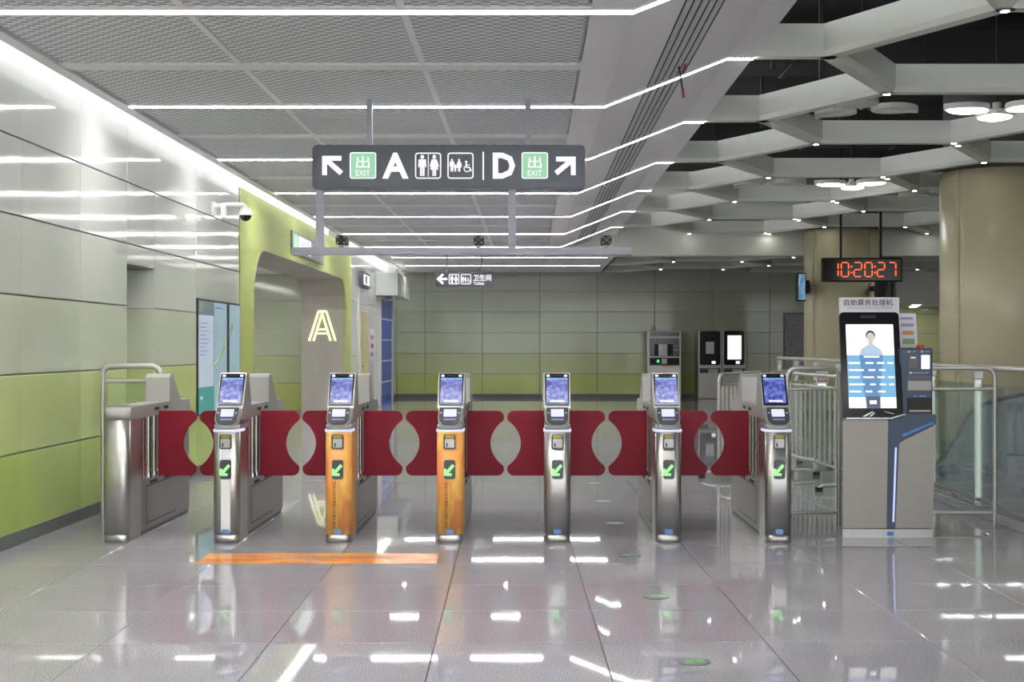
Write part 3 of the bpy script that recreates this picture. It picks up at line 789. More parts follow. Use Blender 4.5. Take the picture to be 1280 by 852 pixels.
# curved partition beyond the railing
cp = empty('curved_partition', (5.6, 15.6, 0))
pts = [(4.55, 0), (4.6, .08), (4.72, .25), (4.84, .43), (4.93, .60), (5.03, .71), (5.2, .80), (5.56, .88), (6.5, .95), (8.2, .97), (8.2, 0)]
B().xz(pts, 15.5, 15.7).build('side_panel', 'partition_blue', cp)
B().tube([(u, 15.6, w+.02) for u, w in pts[1:-1]], .02, 8).build('top_edge', 'dark_grey', cp)
tag(cp, 'blue-grey curved balustrade seen through the glass at the right edge', 'balustrade')

# ------------------------------------------------------------------ movable crowd barriers
def crowd(label, P0, P1, n=9):
    P0, P1 = Vector((*P0, 0)), Vector((*P1, 0)); d = (P1-P0).normalized(); nn = Vector((-d.y, d.x, 0))
    t = empty('crowd_barrier', (P0+P1)/2)
    b = B(); rail_frame(b, P0, P1, .06, 1.14, .020, .12); b.build('frame', 'tube_steel', t)
    B().cyl(P0+Vector((0, 0, .22)), P1+Vector((0, 0, .22)), .016).build('bottom_rail', 'tube_steel', t)
    B().cyl(P0+Vector((0, 0, 1.02)), P1+Vector((0, 0, 1.02)), .014).build('top_rail', 'tube_steel', t)
    for k in range(1, n+1):
        p = P0+(P1-P0)*k/(n+1)
        B().cyl(p+Vector((0, 0, .22)), p+Vector((0, 0, 1.02)), .017, 8).build('bar', 'tube_steel', t)
    for p in (P0+d*.12, P1-d*.12):
        ft = B().tube([p-nn*.24+Vector((0, 0, .03)), p-nn*.20+Vector((0, 0, .06)), p+Vector((0, 0, .07)), p+nn*.20+Vector((0, 0, .06)), p+nn*.24+Vector((0, 0, .03))], .02).build('foot', 'tube_steel', t)
        for s in (-1, 1):
            q = p+nn*s*.24
            B().box(q.x-.035, q.x+.035, q.y-.035, q.y+.035, 0, .045, .006).build('rubber_pad', 'rubber', ft)
    return tag(t, label, 'barrier', 'movable steel crowd barriers')
crowd('steel crowd barrier farthest back, behind the slanting one', (2.80, 16.2), (3.55, 16.8))
crowd('steel crowd barrier slanting towards the viewer behind the first glass railing panel', (2.95, 15.5), (3.12, 13.6), 10)
crowd('leftmost steel crowd barrier, showing left of the right-end ticket gate', (2.04, 14.9), (2.72, 16.2), 10)
nt = empty('notice_sheet', (px(1027, 15), 15.0, 1.13)); 
B().box(px(1020, 15.0), px(1035, 15.0), 14.99, 15.0, 1.04, 1.17).build('sheet', 'paper', nt)
for k in range(3):
    for j in range(3): B().box(px(1021.5+4.5*j, 15), px(1024.5+4.5*j, 15), 14.986, 14.99, 1.06+.035*k, 1.08+.035*k).build('print', 'ink_red' if k == 0 else 'ink_violet', nt)
B().box(px(1022, 15), px(1033, 15), 15.0, 15.02, 0.98, 1.06).build('clip', 'chrome', nt)
tag(nt, 'small white notice with pink print clipped above the crowd barriers', 'notice')

# ------------------------------------------------------------------ self-service ticket kiosk
KD = 10.39
kx = lambda x, D=KD: px(x, D)
kz = lambda y, D=KD: pz(y, D)
k = empty('ticket_kiosk', (kx(1110), KD, 0))
B().xy([(kx(1054), KD+.02), (kx(1112), KD+.0), (kx(1167), KD+.02), (kx(1167), KD+.58), (kx(1054)+.15, KD+.58)], 0, kz(661)).build('plinth', 'silver_paint', k)
B().xy([(kx(1053), KD+.005), (kx(1111), KD+.005), (kx(1111), KD+.6), (kx(1053)+.15, KD+.6)], kz(660), kz(526)).build('left_cabinet', 'kiosk_steel', k)
B().box(kx(1053.5), kx(1105), KD-.002, KD+.006, kz(659), kz(528)).build('cabinet_door', 'kiosk_steel', k)
B().xz([(kx(1118), kz(660)), (kx(1167), kz(660)), (kx(1169), kz(531)), (kx(1130), kz(550)), (kx(1122), kz(555))], KD+.01, KD+.60).build('right_cabinet', 'kiosk_steel', k)
nb = B().xz([(kx(1109), kz(660)), (kx(1119), kz(660)), (kx(1124), kz(552)), (kx(1170), kz(529)), (kx(1170), kz(518)), (kx(1126), kz(518)), (kx(1111), kz(526))], KD-.004, KD+.58).build('navy_band', 'navy', k)
B().xz([(kx(1115.3), kz(652)), (kx(1117.6), kz(652)), (kx(1120.8), kz(559)), (kx(1118.5), kz(559))], KD-.008, KD-.004).build('light_line', 'led_strip_blue', nb)
B().xz([(kx(1128), kz(546)), (kx(1166), kz(529.5)), (kx(1166), kz(526.5)), (kx(1128), kz(542))], KD-.008, KD-.004).build('blue_accent', 'accent_blue', nb)
B().xz(rrect(kx(1109), kx(1117), kz(669), kz(664), .006, 2), KD-.008, KD+.02).build('plinth_badge', 'accent_blue', k)
# leaning display
e0, e1 = Vector((KD+.02, kz(523))), Vector((KD+.16, kz(391, KD+.16))); de = (e1-e0).normalized(); ne = Vector((-de.y, de.x)); le = (e1-e0).length
def df(u, w, t_): q = e0+de*w+ne*t_; return (u, q.x, q.y)
xl0, xr0, xl1, xr1 = kx(1057), kx(1130), kx(1052, KD+.16), kx(1127, KD+.16)
B().add([(kx(1056), KD+.03, kz(526)), (kx(1128), KD+.03, kz(526)), (kx(1128), KD+.5, kz(526)), (kx(1056)+.13, KD+.5, kz(526)),
         (kx(1056)+.01, KD+.18, kz(392, KD+.16)), (kx(1127), KD+.18, kz(392, KD+.16)), (kx(1127), KD+.34, kz(392, KD+.16)), (kx(1056)+.06, KD+.34, kz(392, KD+.16))],
        [(3,2,1,0),(4,5,6,7),(0,1,5,4),(1,2,6,5),(2,3,7,6),(3,0,4,7)]).build('display_body', 'silver_paint', k)

dsp = B().prism(rrect(kx(1054), kx(1129), .0, le, .03, 4), df, 0, .03).build('display', 'black_gloss', k)
sx0, sx1 = kx(1061.5), kx(1121); sw0, sw1 = .075, le-.095
def sc_(u, w): return (sx0+(sx1-sx0)*u, sw0+(sw1-sw0)*w)
def lay(name, pts, m, h, par=dsp): return B().prism([sc_(u, w) for u, w in pts], df, .03+h, .0306+h).build(name, m, par)
scr = lay('screen', [(0, 0), (1, 0), (1, 1), (0, 1)], 'screen_light', 0)
lay('screen_panel', [(0, .13), (1, .13), (1, .63), (0, .63)], 'screen_sky', .001)
lay('screen_footer', [(0, .0), (1, .0), (1, .13), (0, .13)], 'screen_white', .001)
lay('figure_skirt', [(.37, 0), (.66, 0), (.67, .30), (.34, .30)], 'screen_skirt', .0018)
lay('figure_suit', [(.34, .14), (.67, .14), (.70, .36), (.76, .62), (.60, .72), (.42, .72), (.26, .62), (.30, .36)], 'screen_blue_suit', .0024)
lay('figure_shirt', [(.25, .63), (.77, .63), (.72, .70), (.58, .755), (.44, .755), (.30, .70)], 'screen_shirt', .0030)
lay('figure_neck', [(.46, .74), (.56, .74), (.56, .80), (.46, .80)], 'screen_skin', .0034)
lay('figure_hair', ell(.51, .865, .105, .065, 14), 'screen_hair', .0036)
lay('figure_face', ell(.51, .845, .085, .058, 14), 'screen_skin', .0042)
for r_, (w0, spans) in enumerate([(.60, [(.35, .68)]), (.525, [(.02, .27), (.38, .55), (.62, .78), (.84, .97)]), (.44, [(.02, .34), (.44, .58), (.66, .8)]), (.355, [(.02, .25), (.32, .55), (.62, .78), (.84, .98)]), (.27, [(.02, .35), (.46, .58), (.66, .8), (.86, .97)]), (.185, [(.02, .27), (.36, .5), (.62, .78)])]):
    for a, c in spans: lay('screen_button', [(a, w0), (c, w0), (c, w0+.022), (a, w0+.022)], 'screen_white', .0048)
lay('screen_button', [(.44, .05), (.58, .05), (.58, .09), (.44, .09)], 'screen_light', .0048)
B().prism([(kx(1080), le-.045), (kx(1100), le-.045), (kx(1100), le-.025), (kx(1080), le-.025)], df, .03, .033).build('sensor_bar', 'slot_dark', dsp)
B().prism([(kx(1057), -.012), (kx(1112), -.012), (kx(1130), .02), (kx(1130), .03), (kx(1112), .0), (kx(1057), .0)], df, -.005, .06).build('ledge', 'chrome', k)
for mk in ([(1078, .012), (1090, .05), (1092, .048), (1082, .012)], [(1086, .012), (1092, .042), (1094, .038), (1089, .012)], [(1104, .052), (1116, .036), (1118, .028), (1108, .044)]):
    B().prism([(kx(a), w) for a, w in mk], df, .03, .032).build('white_mark', 'white_print', dsp)
# sign board on top
SB = KD+.30
B().box(kx(1049.5, SB), kx(1124, SB), SB, SB+.03, kz(392, SB), kz(371.5, SB)).build('sign_board', 'paper', k)
text('sign_text', '自助票务处理机', 'ink_dark', k, front(SB-.002), kx(1055, SB), kx(1116, SB), kz(382, SB), kz(374, SB), .01)
text('sign_text', 'Self-service Ticketing Machine', 'ink_violet', k, front(SB-.002), kx(1059, SB), kx(1115, SB), kz(386.5, SB), kz(383, SB))
# side notice
nb2 = B().xz([(kx(1124, SB), kz(434, SB)), (kx(1148, SB), kz(434, SB)), (kx(1145.5, SB), kz(391.5, SB)), (kx(1124, SB), kz(391.5, SB))], SB+.02, SB+.03).build('notice_board', 'paper', k)
for y0, y1, x0, x1, m_ in ((396, 399, 1126, 1142, 'ink_violet'), (404, 408, 1127, 1143, 'ink_violet'), (413, 418, 1129, 1143, 'ink_orange'), (423, 430, 1129, 1144, 'ink_green')):
    B().box(kx(x0, SB), kx(x1, SB), SB+.016, SB+.02, kz(y1, SB), kz(y0, SB)).build('notice_print', m_, nb2)
# navy side unit
su = B().box(kx(1126), kx(1169), KD+.06, KD+.45, kz(528, KD), kz(435, KD+.06), .012).build('side_unit', 'navy', k)
UD = KD+.06
def ub(name, x0, x1, y0, y1, m_, d=.006): return B().xz(rrect(kx(x0, UD), kx(x1, UD), kz(y1, UD), kz(y0, UD), .004, 2), UD-d, UD+.001).build(name, m_, su)
ub('small_screen', 1135, 1147, 444, 460, 'black_gloss'); ub('screen_line', 1138, 1144, 446, 447.5, 'lcd_white', .008)
ub('keypad_screen', 1151.5, 1162, 443.5, 461, 'screen_white'); ub('icon', 1134.5, 1137.5, 438, 440.5, 'paper'); ub('icon', 1151, 1154, 438, 440.5, 'paper')
ub('label_line', 1139, 1145, 438.5, 440, 'ink_violet'); ub('label_line', 1156, 1162, 438.5, 440, 'ink_violet')
ub('icon', 1136.5, 1140, 464.5, 467, 'paper'); ub('label_line', 1141, 1161, 465, 466.5, 'ink_violet')
ub('coin_tray', 1133, 1164, 469, 488, 'dark_grey', .004); ub('tray_plate', 1134.5, 1164, 476, 487.5, 'kiosk_steel', .008)
ub('icon', 1142, 1146, 493.5, 495.5, 'blue_sticker'); ub('label_line', 1148, 1158, 494, 495.5, 'ink_violet')
ub('ticket_tray', 1134, 1165, 497, 516, 'black_matte', .004); ub('tray_plate', 1136, 1163, 512, 514.5, 'kiosk_steel', .007)
B().cyl((kx(1159.5), KD+.2, kz(436)), (kx(1159.5), KD+.2, kz(431)), .028, 12).build('button', 'red_dot', su)
tag(k, 'self-service ticket kiosk with tall lit screen and navy side unit', 'kiosk')

# ------------------------------------------------------------------ pictograms
def man(b, x, z, h, y0, y1):
    b.xz(ell(x, z+h*.90, h*.085, h*.095, 12), y0, y1)
    b.xz([(x-h*.17, z+h*.78), (x+h*.17, z+h*.78), (x+h*.19, z+h*.42), (x+h*.13, z+h*.42), (x+h*.11, z+h*.66), (x+h*.10, z), (x+h*.015, z), (x+h*.015, z+h*.38), (x-h*.015, z+h*.38), (x-h*.015, z), (x-h*.10, z), (x-h*.11, z+h*.66), (x-h*.13, z+h*.42), (x-h*.19, z+h*.42)], y0, y1)
def woman(b, x, z, h, y0, y1):
    b.xz(ell(x, z+h*.90, h*.085, h*.095, 12), y0, y1)
    b.xz([(x-h*.12, z+h*.78), (x+h*.12, z+h*.78), (x+h*.22, z+h*.45), (x+h*.16, z+h*.43), (x+h*.10, z+h*.62), (x+h*.19, z+h*.30), (x+h*.085, z+h*.30), (x+h*.085, z), (x+h*.015, z), (x+h*.015, z+h*.30), (x-h*.015, z+h*.30), (x-h*.015, z), (x-h*.085, z), (x-h*.085, z+h*.30), (x-h*.19, z+h*.30), (x-h*.10, z+h*.62), (x-h*.16, z+h*.43), (x-h*.22, z+h*.45)], y0, y1)
def ring(b, cx, cz, r, w, y0, y1, a0=0, a1=360, n=16):
    for i in range(n):
        t0, t1 = [math.radians(a0+(a1-a0)*q/n) for q in (i, i+1)]
        b.xz([(cx+r*math.cos(t0), cz+r*math.sin(t0)), (cx+r*math.cos(t1), cz+r*math.sin(t1)), (cx+(r-w)*math.cos(t1), cz+(r-w)*math.sin(t1)), (cx+(r-w)*math.cos(t0), cz+(r-w)*math.sin(t0))], y0, y1)
def wheel(b, x, z, h, y0, y1):
    b.xz(ell(x-h*.08, z+h*.88, h*.1, h*.1, 12), y0, y1)
    bar(b, (x-h*.08, z+h*.78), (x-h*.05, z+h*.38), h*.1, y0, y1); bar(b, (x-h*.06, z+h*.60), (x+h*.22, z+h*.60), h*.07, y0, y1)
    bar(b, (x-h*.07, z+h*.38), (x+h*.25, z+h*.38), h*.09, y0, y1); bar(b, (x+h*.22, z+h*.38), (x+h*.38, z+h*.05), h*.09, y0, y1)
    ring(b, x, z+h*.28, h*.30, h*.07, y0, y1, 110, 380)
def frame(b, x0, x1, z0, z1, w, r, y0, y1):
    o, i_ = rrect(x0, x1, z0, z1, r), rrect(x0+w, x1-w, z0+w, z1-w, max(r-w, .003)); n = len(o)
    for q in range(n): b.xz([o[q], o[(q+1) % n], i_[(q+1) % n], i_[q]], y0, y1)
# ------------------------------------------------------------------ big hanging sign
SD = 11.42
sx = lambda x: px(x, SD); sz = lambda y: pz(y, SD)
t = empty('hanging_sign', (sx(561), SD, sz(237)))
B().xz(rrect(sx(390.5), sx(731.5), sz(236.5), sz(181), .04, 6), SD, SD+.14).build('sign_box', 'sign_grey', t)
B().xz(rrect(sx(393), sx(729), sz(234.5), sz(183), .035, 6), SD-.012, SD).build('sign_face', 'sign_grey', t)
Y0, Y1 = SD-.016, SD-.012
def part(fn, m_='sign_white', nm='pictogram', y0=None, y1=None):
    b = B(); fn(b); return b.build(nm, m_, t)
def arrow_ul(b, x0, x1, yt, yb, flip):
    w = sx(6)-sx(0); X0, X1 = sx(x0), sx(x1)
    if not flip:
        bar(b, (X0, sz(yt)-w/2), (X1, sz(yt)-w/2), w, Y0, Y1); bar(b, (X0+w/2, sz(yt)), (X0+w/2, sz(yb)), w, Y0, Y1); bar(b, (X0+w*.5, sz(yt)-w*.5), (X1, sz(yb)+w*.4), w*1.05, Y0, Y1)
    else:
        bar(b, (X0, sz(yt)-w/2), (X1, sz(yt)-w/2), w, Y0, Y1); bar(b, (X1-w/2, sz(yt)), (X1-w/2, sz(yb)), w, Y0, Y1); bar(b, (X1-w*.5, sz(yt)-w*.5), (X0, sz(yb)+w*.4), w*1.05, Y0, Y1)
part(lambda b: arrow_ul(b, 403, 427, 195, 219, False), nm='arrow')
part(lambda b: arrow_ul(b, 695, 719.5, 196, 219, True), nm='arrow')
for x0, x1 in ((437.5, 470.5), (652, 685)):
    e = part(lambda b: b.xz(rrect(sx(x0), sx(x1), sz(223.5), sz(190.5), .02), Y0, Y1), 'sign_green', 'exit_tile')
    b = B(); frame(b, sx(x0), sx(x1), sz(223.5), sz(190.5), .009, .02, Y0-.003, Y0); b.build('tile_border', 'sign_white', e)
    text('exit_character', '出', 'sign_white', e, front(Y0-.003), sx(x0+8), sx(x1-8), sz(210.5), sz(195.5), .01)
    text('exit_word', 'EXIT', 'sign_white', e, front(Y0-.003), sx(x0+7.5), sx(x1-7.5), sz(220), sz(213))
text('letter', 'A', 'sign_white', t, front(Y0), sx(478), sx(511), sz(223.5), sz(191), .035)
text('letter', 'D', 'sign_white', t, front(Y0), sx(616), sx(644), sz(223.5), sz(191), .035)
part(lambda b: b.box(sx(603.3), sx(605), Y0, Y1, sz(225), sz(190)), nm='divider')
part(lambda b: frame(b, sx(519), sx(551.5), sz(223.5), sz(191), .009, .025, Y0, Y1), nm='pictogram_frame')
part(lambda b: frame(b, sx(559.5), sx(592), sz(223.5), sz(191), .009, .025, Y0, Y1), nm='pictogram_frame')
part(lambda b: man(b, sx(528), sz(220), .175, Y0, Y1)); part(lambda b: woman(b, sx(543), sz(220), .175, Y0, Y1))
part(lambda b: b.box(sx(535.1), sx(535.9), Y0, Y1, sz(221), sz(193)), nm='divider')
part(lambda b: man(b, sx(565), sz(214.5), .105, Y0, Y1)); part(lambda b: woman(b, sx(574), sz(214.5), .105, Y0, Y1)); part(lambda b: man(b, sx(569.3), sz(214.5), .06, Y0, Y1))
part(lambda b: wheel(b, sx(584), sz(215), .095, Y0, Y1))
for x in (461, 660):
    B().box(sx(x-3.5), sx(x+3.5), SD+.03, SD+.08, sz(181.5), ZC+.01).build('hanger_tube', 'sign_pole', t)
tag(t, 'dark hanging sign with arrows, exits A and D and toilet pictograms', 'sign')
# camera bar below the sign
t = empty('camera_gantry', (sx(577), SD+.07, sz(318)))
for x, w in ((398.5, 5), (640, 5)): B().box(sx(x-w), sx(x+w), SD+.04, SD+.10, sz(318), sz(236)).build('drop_tube', 'sign_pole', t)
B().box(sx(363), sx(790.5), SD+.03, SD+.11, sz(318), sz(308.5), .004).build('cross_tube', 'sign_pole', t)
tag(t, 'pale grey cross bar carrying three cameras below the hanging sign', 'bracket')
for x, nm in ((426, 'left'), (598, 'middle'), (758, 'right')):
    c = empty('gantry_camera', (sx(x), SD+.06, sz(308.5)))
    B().box(sx(x-3), sx(x+3), SD+.05, SD+.09, sz(308.3), sz(303)).build('mount', 'sign_pole', c)
    B().xz(rrect(sx(x-6.5), sx(x+6.5), sz(305.5), sz(294), .02, 4), SD+.0, SD+.16).build('camera_body', 'black_matte', c)
    B().cyl((sx(x), SD, sz(299.7)), (sx(x), SD-.012, sz(299.7)), .018, 14).build('lens', 'black_gloss', c)
    for a, b_ in ((-1, -1), (1, -1), (-1, 1), (1, 1)): B().cyl((sx(x+a*4), SD, sz(299.7+b_*3.3)), (sx(x+a*4), SD-.004, sz(299.7+b_*3.3)), .006, 8).build('infrared_lamp', 'silver_paint', c)
    tag(c, 'black box camera, %s of the three on the grey cross bar' % nm, 'camera', 'gantry cameras')
# ------------------------------------------------------------------ toilet sign at the back
RD = 30.2
rx = lambda x: px(x, RD); rz_ = lambda y: pz(y, RD)
t = empty('toilet_sign', (rx(580), RD, rz_(358)))
B().xz(rrect(rx(544), rx(616.5), rz_(358), rz_(339), .03), RD, RD+.12).build('sign_box', 'sign_grey', t)
Y0, Y1 = RD-.012, RD
def tp(fn, nm='pictogram', m_='sign_white'):
    b = B(); fn(b); return b.build(nm, m_, t)
def la_(b):
    bar(b, (rx(547.5), rz_(348.5)), (rx(559), rz_(348.5)), .05, Y0, Y1); bar(b, (rx(547), rz_(349)), (rx(554), rz_(342.5)), .05, Y0, Y1); bar(b, (rx(547), rz_(348)), (rx(554), rz_(354.5)), .05, Y0, Y1)
tp(la_, 'arrow')
for a in (561, 576): tp(lambda b: frame(b, rx(a), rx(a+13), rz_(355), rz_(342.3), .018, .03, Y0, Y1), 'pictogram_frame')
tp(lambda b: man(b, rx(565), rz_(354), .18, Y0, Y1)); tp(lambda b: woman(b, rx(570), rz_(354), .18, Y0, Y1))
tp(lambda b: man(b, rx(578.7), rz_(352.5), .13, Y0, Y1)); tp(lambda b: woman(b, rx(581.8), rz_(352.5), .12, Y0, Y1)); tp(lambda b: wheel(b, rx(585.5), rz_(352.5), .10, Y0, Y1))
text('sign_text', '卫生间', 'sign_white', t, front(Y0), rx(591.5), rx(614), rz_(351), rz_(343), .02)
text('sign_text', 'Toilets', 'sign_white', t, front(Y0), rx(592), rx(605), rz_(356), rz_(352), .02)
for x in (558.5, 602): B().box(rx(x-1), rx(x+1), RD+.04, RD+.08, rz_(339), ZC+.02).build('hanger_tube', 'sign_pole', t)
tag(t, 'small dark hanging toilet sign with left arrow near the back wall', 'sign')

# ------------------------------------------------------------------ red digital clock
CD = 26.5
cx_ = lambda x: px(x, CD); cz_ = lambda y: pz(y, CD)
t = empty('digital_clock', (cx_(1078), CD, cz_(352)))
B().box(cx_(1028), cx_(1128), CD, CD+.15, cz_(352), cz_(322), .01).build('clock_case', 'black_matte', t)
B().box(cx_(1030.5), cx_(1125.5), CD-.008, CD, cz_(350), cz_(324)).build('clock_face', 'black_gloss', t)
SEG = {'0': 'abcdef', '1': 'bc', '2': 'abged', '7': 'abc'}
def digit(ch, x0, x1):
    za, zb_, zm = cz_(328), cz_(345.5), cz_(336.8); X0, X1 = cx_(x0), cx_(x1); w = .021; g = .017
    S7 = {'a': ((X0+g, za), (X1-g, za)), 'd': ((X0+g, zb_), (X1-g, zb_)), 'g': ((X0+g, zm), (X1-g, zm)), 'b': ((X1, za-g), (X1, zm+g)), 'c': ((X1, zm-g), (X1, zb_+g)), 'f': ((X0, za-g), (X0, zm+g)), 'e': ((X0, zm-g), (X0, zb_+g))}
    for s in SEG[ch]:
        b = B(); bar(b, S7[s][0], S7[s][1], w, CD-.016, CD-.008); b.build('segment', 'led_red', t)
for ch, a, c in (('1', 1036, 1047.5), ('0', 1051.5, 1060.5), ('2', 1067.5, 1077), ('0', 1081, 1090), ('2', 1096.5, 1105.5), ('7', 1111, 1119.5)): digit(ch, a, c)
for x in (1064.3, 1093.6):
    for y in (333, 340.5): B().cyl((cx_(x), CD-.008, cz_(y)), (cx_(x), CD-.016, cz_(y)), .017, 10).build('colon_dot', 'led_red', t)
for x in (1052, 1102): B().box(cx_(x)-.02, cx_(x)+.02, CD+.05, CD+.09, cz_(322), 5.3).build('hanger_rod', 'black_matte', t)
tag(t, 'black hanging clock showing 10:20:27 in red digits', 'clock')
# speaker and monitor on the far column
t = empty('column_speaker', (px(1103, 27.9), 27.9, pz(372, 27.9)))
a = B(); yb = 27.9
a.xz([(px(1097, yb), pz(371, yb)), (px(1106, yb), pz(371, yb)), (px(1110, yb), pz(352, yb)), (px(1097, yb), pz(352, yb))], yb, yb+.25); a.build('speaker_body', 'black_matte', t)
B().box(px(1099, yb), px(1105, yb), yb+.25, yb+.8, pz(362, yb), pz(356, yb)).build('bracket', 'black_matte', t)
tag(t, 'black speaker box on the far column, just under the red clock', 'speaker')
t = empty('hanging_monitor', (px(1003, 28.5), 28.5, pz(377, 28.5)))
md = 28.5
B().box(px(997, md), px(1007.5, md), md, md+.25, pz(376, md), pz(341, md), .015).build('monitor_case', 'black_matte', t)
B().box(px(998, md), px(1006.5, md), md-.01, md, pz(374.5, md), pz(342.5, md)).build('monitor_screen', 'monitor_screen', t)
B().box(px(1007, md), px(1013, md), md+.08, md+.7, pz(366, md), pz(350, md)).box(px(1012, md), px(1012, md)+.4, md+.6, md+.7, pz(362, md), pz(354, md)).build('wall_bracket', 'black_matte', t)
tag(t, 'narrow upright monitor with blue picture on the left side of the far column', 'monitor')
t = B().cyl((px(1115, 33), 33, 4.1), (px(1115, 33), 33, 2.5), .03, 8).build('drop_rod', 'black_matte')
tag(t, 'thin black rod hanging behind the right end of the red clock', 'rod')
for xd, yd, lb in ((px(1145, 39), 39, 'bright downlight in the low ceiling of the green recess behind the kiosk'), (12.6, 39, 'added fill downlight in the green recess hidden behind the big column'), (11.3, 40.6, 'added fill downlight deeper in the green recess'), (13.6, 40.6, 'added fill downlight in the far right of the green recess')):
    t = empty('recess_downlight', (xd, yd, 2.62))  # all but the first are added to brighten the recess
    B().cyl((xd, yd, 2.619), (xd, yd, 2.60), .15, 16).build('rim', 'frame_grey', t)
    B().cyl((xd, yd, 2.605), (xd, yd, 2.595), .12, 16).build('lamp', 'down_light', t)
    tag(t, lb, 'downlight')

# ------------------------------------------------------------------ ticket machines at the back wall
TD = 37.7
mx_ = lambda x: px(x, TD); mz = lambda y: pz(y, TD)
t = empty('ticket_machine', (mx_(830), TD, 0))
B().box(mx_(808.5), mx_(852), TD, BY-.03, 0, mz(413), .02).build('cabinet', 'steel', t)
f = B().box(mx_(811), mx_(849.5), TD-.02, TD, mz(460), mz(413.5)).build('fascia', 'silver_paint', t)
for nm, x0, x1, y0, y1, m_, d in (('header_window', 812, 849, 414.5, 420, 'black_gloss', .03), ('black_panel', 812, 849, 422.5, 445, 'black_gloss', .03), ('lower_panel', 812, 849, 447, 456, 'black_matte', .03), ('paper_notice', 823, 834, 430, 444.5, 'paper', .045), ('window_surround', 818, 841, 430, 445, 'slot_dark', .035), ('note_slot', 842, 848, 431, 433, 'ink_green', .04), ('note_slot', 842, 848, 436, 438.5, 'ink_green', .04), ('green_lamp', 821, 824, 449.5, 453, 'green_lamp', .045), ('keypad', 827, 833.5, 448, 454.5, 'silver_paint', .045), ('ledge', 812, 850, 457.5, 461, 'steel', .10), ('ledge_sign', 826, 840, 456.5, 458, 'ink_orange', .11)):
    B().box(mx_(x0), mx_(x1), TD-d, TD-.015, mz(y1), mz(y0)).build(nm, m_, f)
B().box(mx_(820), mx_(840), TD+.1, TD+.13, mz(413), mz(406)).build('top_card', 'paper', t)
tag(t, 'grey ticket machine with paper notice and green lamp at the back wall', 'ticket machine')
def mach2(x0, x1, lit, lab):
    t = empty('ticket_machine', (mx_((x0+x1)/2), TD, 0))
    B().box(mx_(x0), mx_(x1), TD, BY-.03, 0, mz(412.5), .015).build('cabinet', 'steel', t)
    f = B().xz(rrect(mx_(x0+2), mx_(x1-2), mz(456), mz(413.5), .05), TD-.03, TD).build('black_front', 'black_gloss', t)
    if lit: B().box(mx_(x0+6.5), mx_(x1-6), TD-.04, TD-.03, mz(449), mz(419)).build('lit_screen', 'screen_white', f)
    else:
        B().box(mx_(x0+6), mx_(x1-7), TD-.04, TD-.03, mz(449), mz(420)).build('dark_screen', 'black_matte', f)
        B().box(mx_(x0+9.5), mx_(x1-10), TD-.05, TD-.04, mz(442), mz(427)).build('paper_notice', 'paper', f)
    B().box(mx_(x0+17), mx_(x1-8), TD-.04, TD-.03, mz(454.5), mz(451)).build('reader', 'screen_white', f)
    b = B().box(mx_(x0+2), mx_(x1-2), TD-.02, TD, mz(466), mz(460)).build('tray_panel', 'dark_grey', t)
    B().box(mx_(x0+13), mx_(x1-5), TD-.03, TD-.02, mz(466), mz(461)).build('tray_flap', 'silver_paint', b)
    tag(t, lab, 'ticket machine', 'screen ticket machines at the back wall')
mach2(872.5, 902.3, False, 'ticket machine at the back wall with dark screen and paper notice')
mach2(902.7, 932.5, True, 'ticket machine at the back wall with brightly lit screen')
t = empty('wall_map', (px(994, BY-.02), BY-.02, pz(470, BY)))
B().box(px(979.5, BY), px(1020, BY), BY-.05, BY-.001, pz(480, BY), pz(391, BY)).build('map_frame', 'dark_grey', t)
B().box(px(980.3, BY), px(1019.5, BY), BY-.06, BY-.05, pz(479, BY), pz(392, BY)).build('map_sheet', 'wall_map', t)
tag(t, 'grey framed map panel on the back wall left of the far column', 'map')

# ------------------------------------------------------------------ left wall fixtures
t = empty('light_box_poster', (WX, 16.5, .66))
B().box(WX+.0, WX+.016, 15.40, 17.65, .66, 1.985).build('poster_frame', 'black_matte', t)
def lp(nm, d0, d1, z0, z1, m_, x=.020): return B().box(WX+.016, WX+x, d0, d1, z0, z1).build(nm, m_, t)
a = lp('text_sheet', 15.44, 16.16, .98, 1.80, 'poster_white'); lp('sheet_header', 15.44, 16.16, 1.80, 1.96, 'poster_grey'); lp('sheet_footer', 15.44, 16.16, .68, .98, 'poster_teal')
for i in range(9): lp('print_line', 15.50, 15.75+.35*random.random(), 1.70-.045*i, 1.712-.045*i, 'ink_violet', .022)
lp('header_logo', 15.46, 15.56, 1.83, 1.94, 'ink_green', .022); lp('footer_mark', 15.5, 15.62, .84, .88, 'white_print', .022)
lp('map_sheet', 16.19, 16.86, .68, 1.96, 'poster_map'); lp('map_sheet', 17.02, 17.62, .68, 1.96, 'poster_map')
lp('map_title', 16.24, 16.62, 1.89, 1.905, 'ink_violet', .022)
def mapline(d0, z0, d1, z1, w=.02):
    dd, dz = d1-d0, z1-z0; l_ = math.hypot(dd, dz); n0, n1_ = -dz/l_*w, dd/l_*w
    B().yz([(d0+n0, z0+n1_), (d1+n0, z1+n1_), (d1-n0, z1-n1_), (d0-n0, z0-n1_)], WX+.016, WX+.022).build('map_line', 'map_line', t)
mapline(16.24, 1.22, 16.55, 1.33); mapline(16.55, 1.33, 16.84, 1.52); mapline(17.03, 1.58, 17.2, 1.72)
tag(t, 'tall light box with text sheet and maps on the left wall', 'poster')
t = empty('portal_sign', (WX+.1, 22.9, 2.9))
B().box(WX+.013, WX+.037, 21.4, 24.7, 2.90, 3.25, .004).build('sign_box', 'sign_grey', t)
for d0, d1, m_ in ((21.5, 21.9, 'sign_green'), (22.0, 23.2, 'sign_white')):
    B().box(WX+.037, WX+.041, d0, d1, 2.95, 3.20).build('sign_field', m_, t)
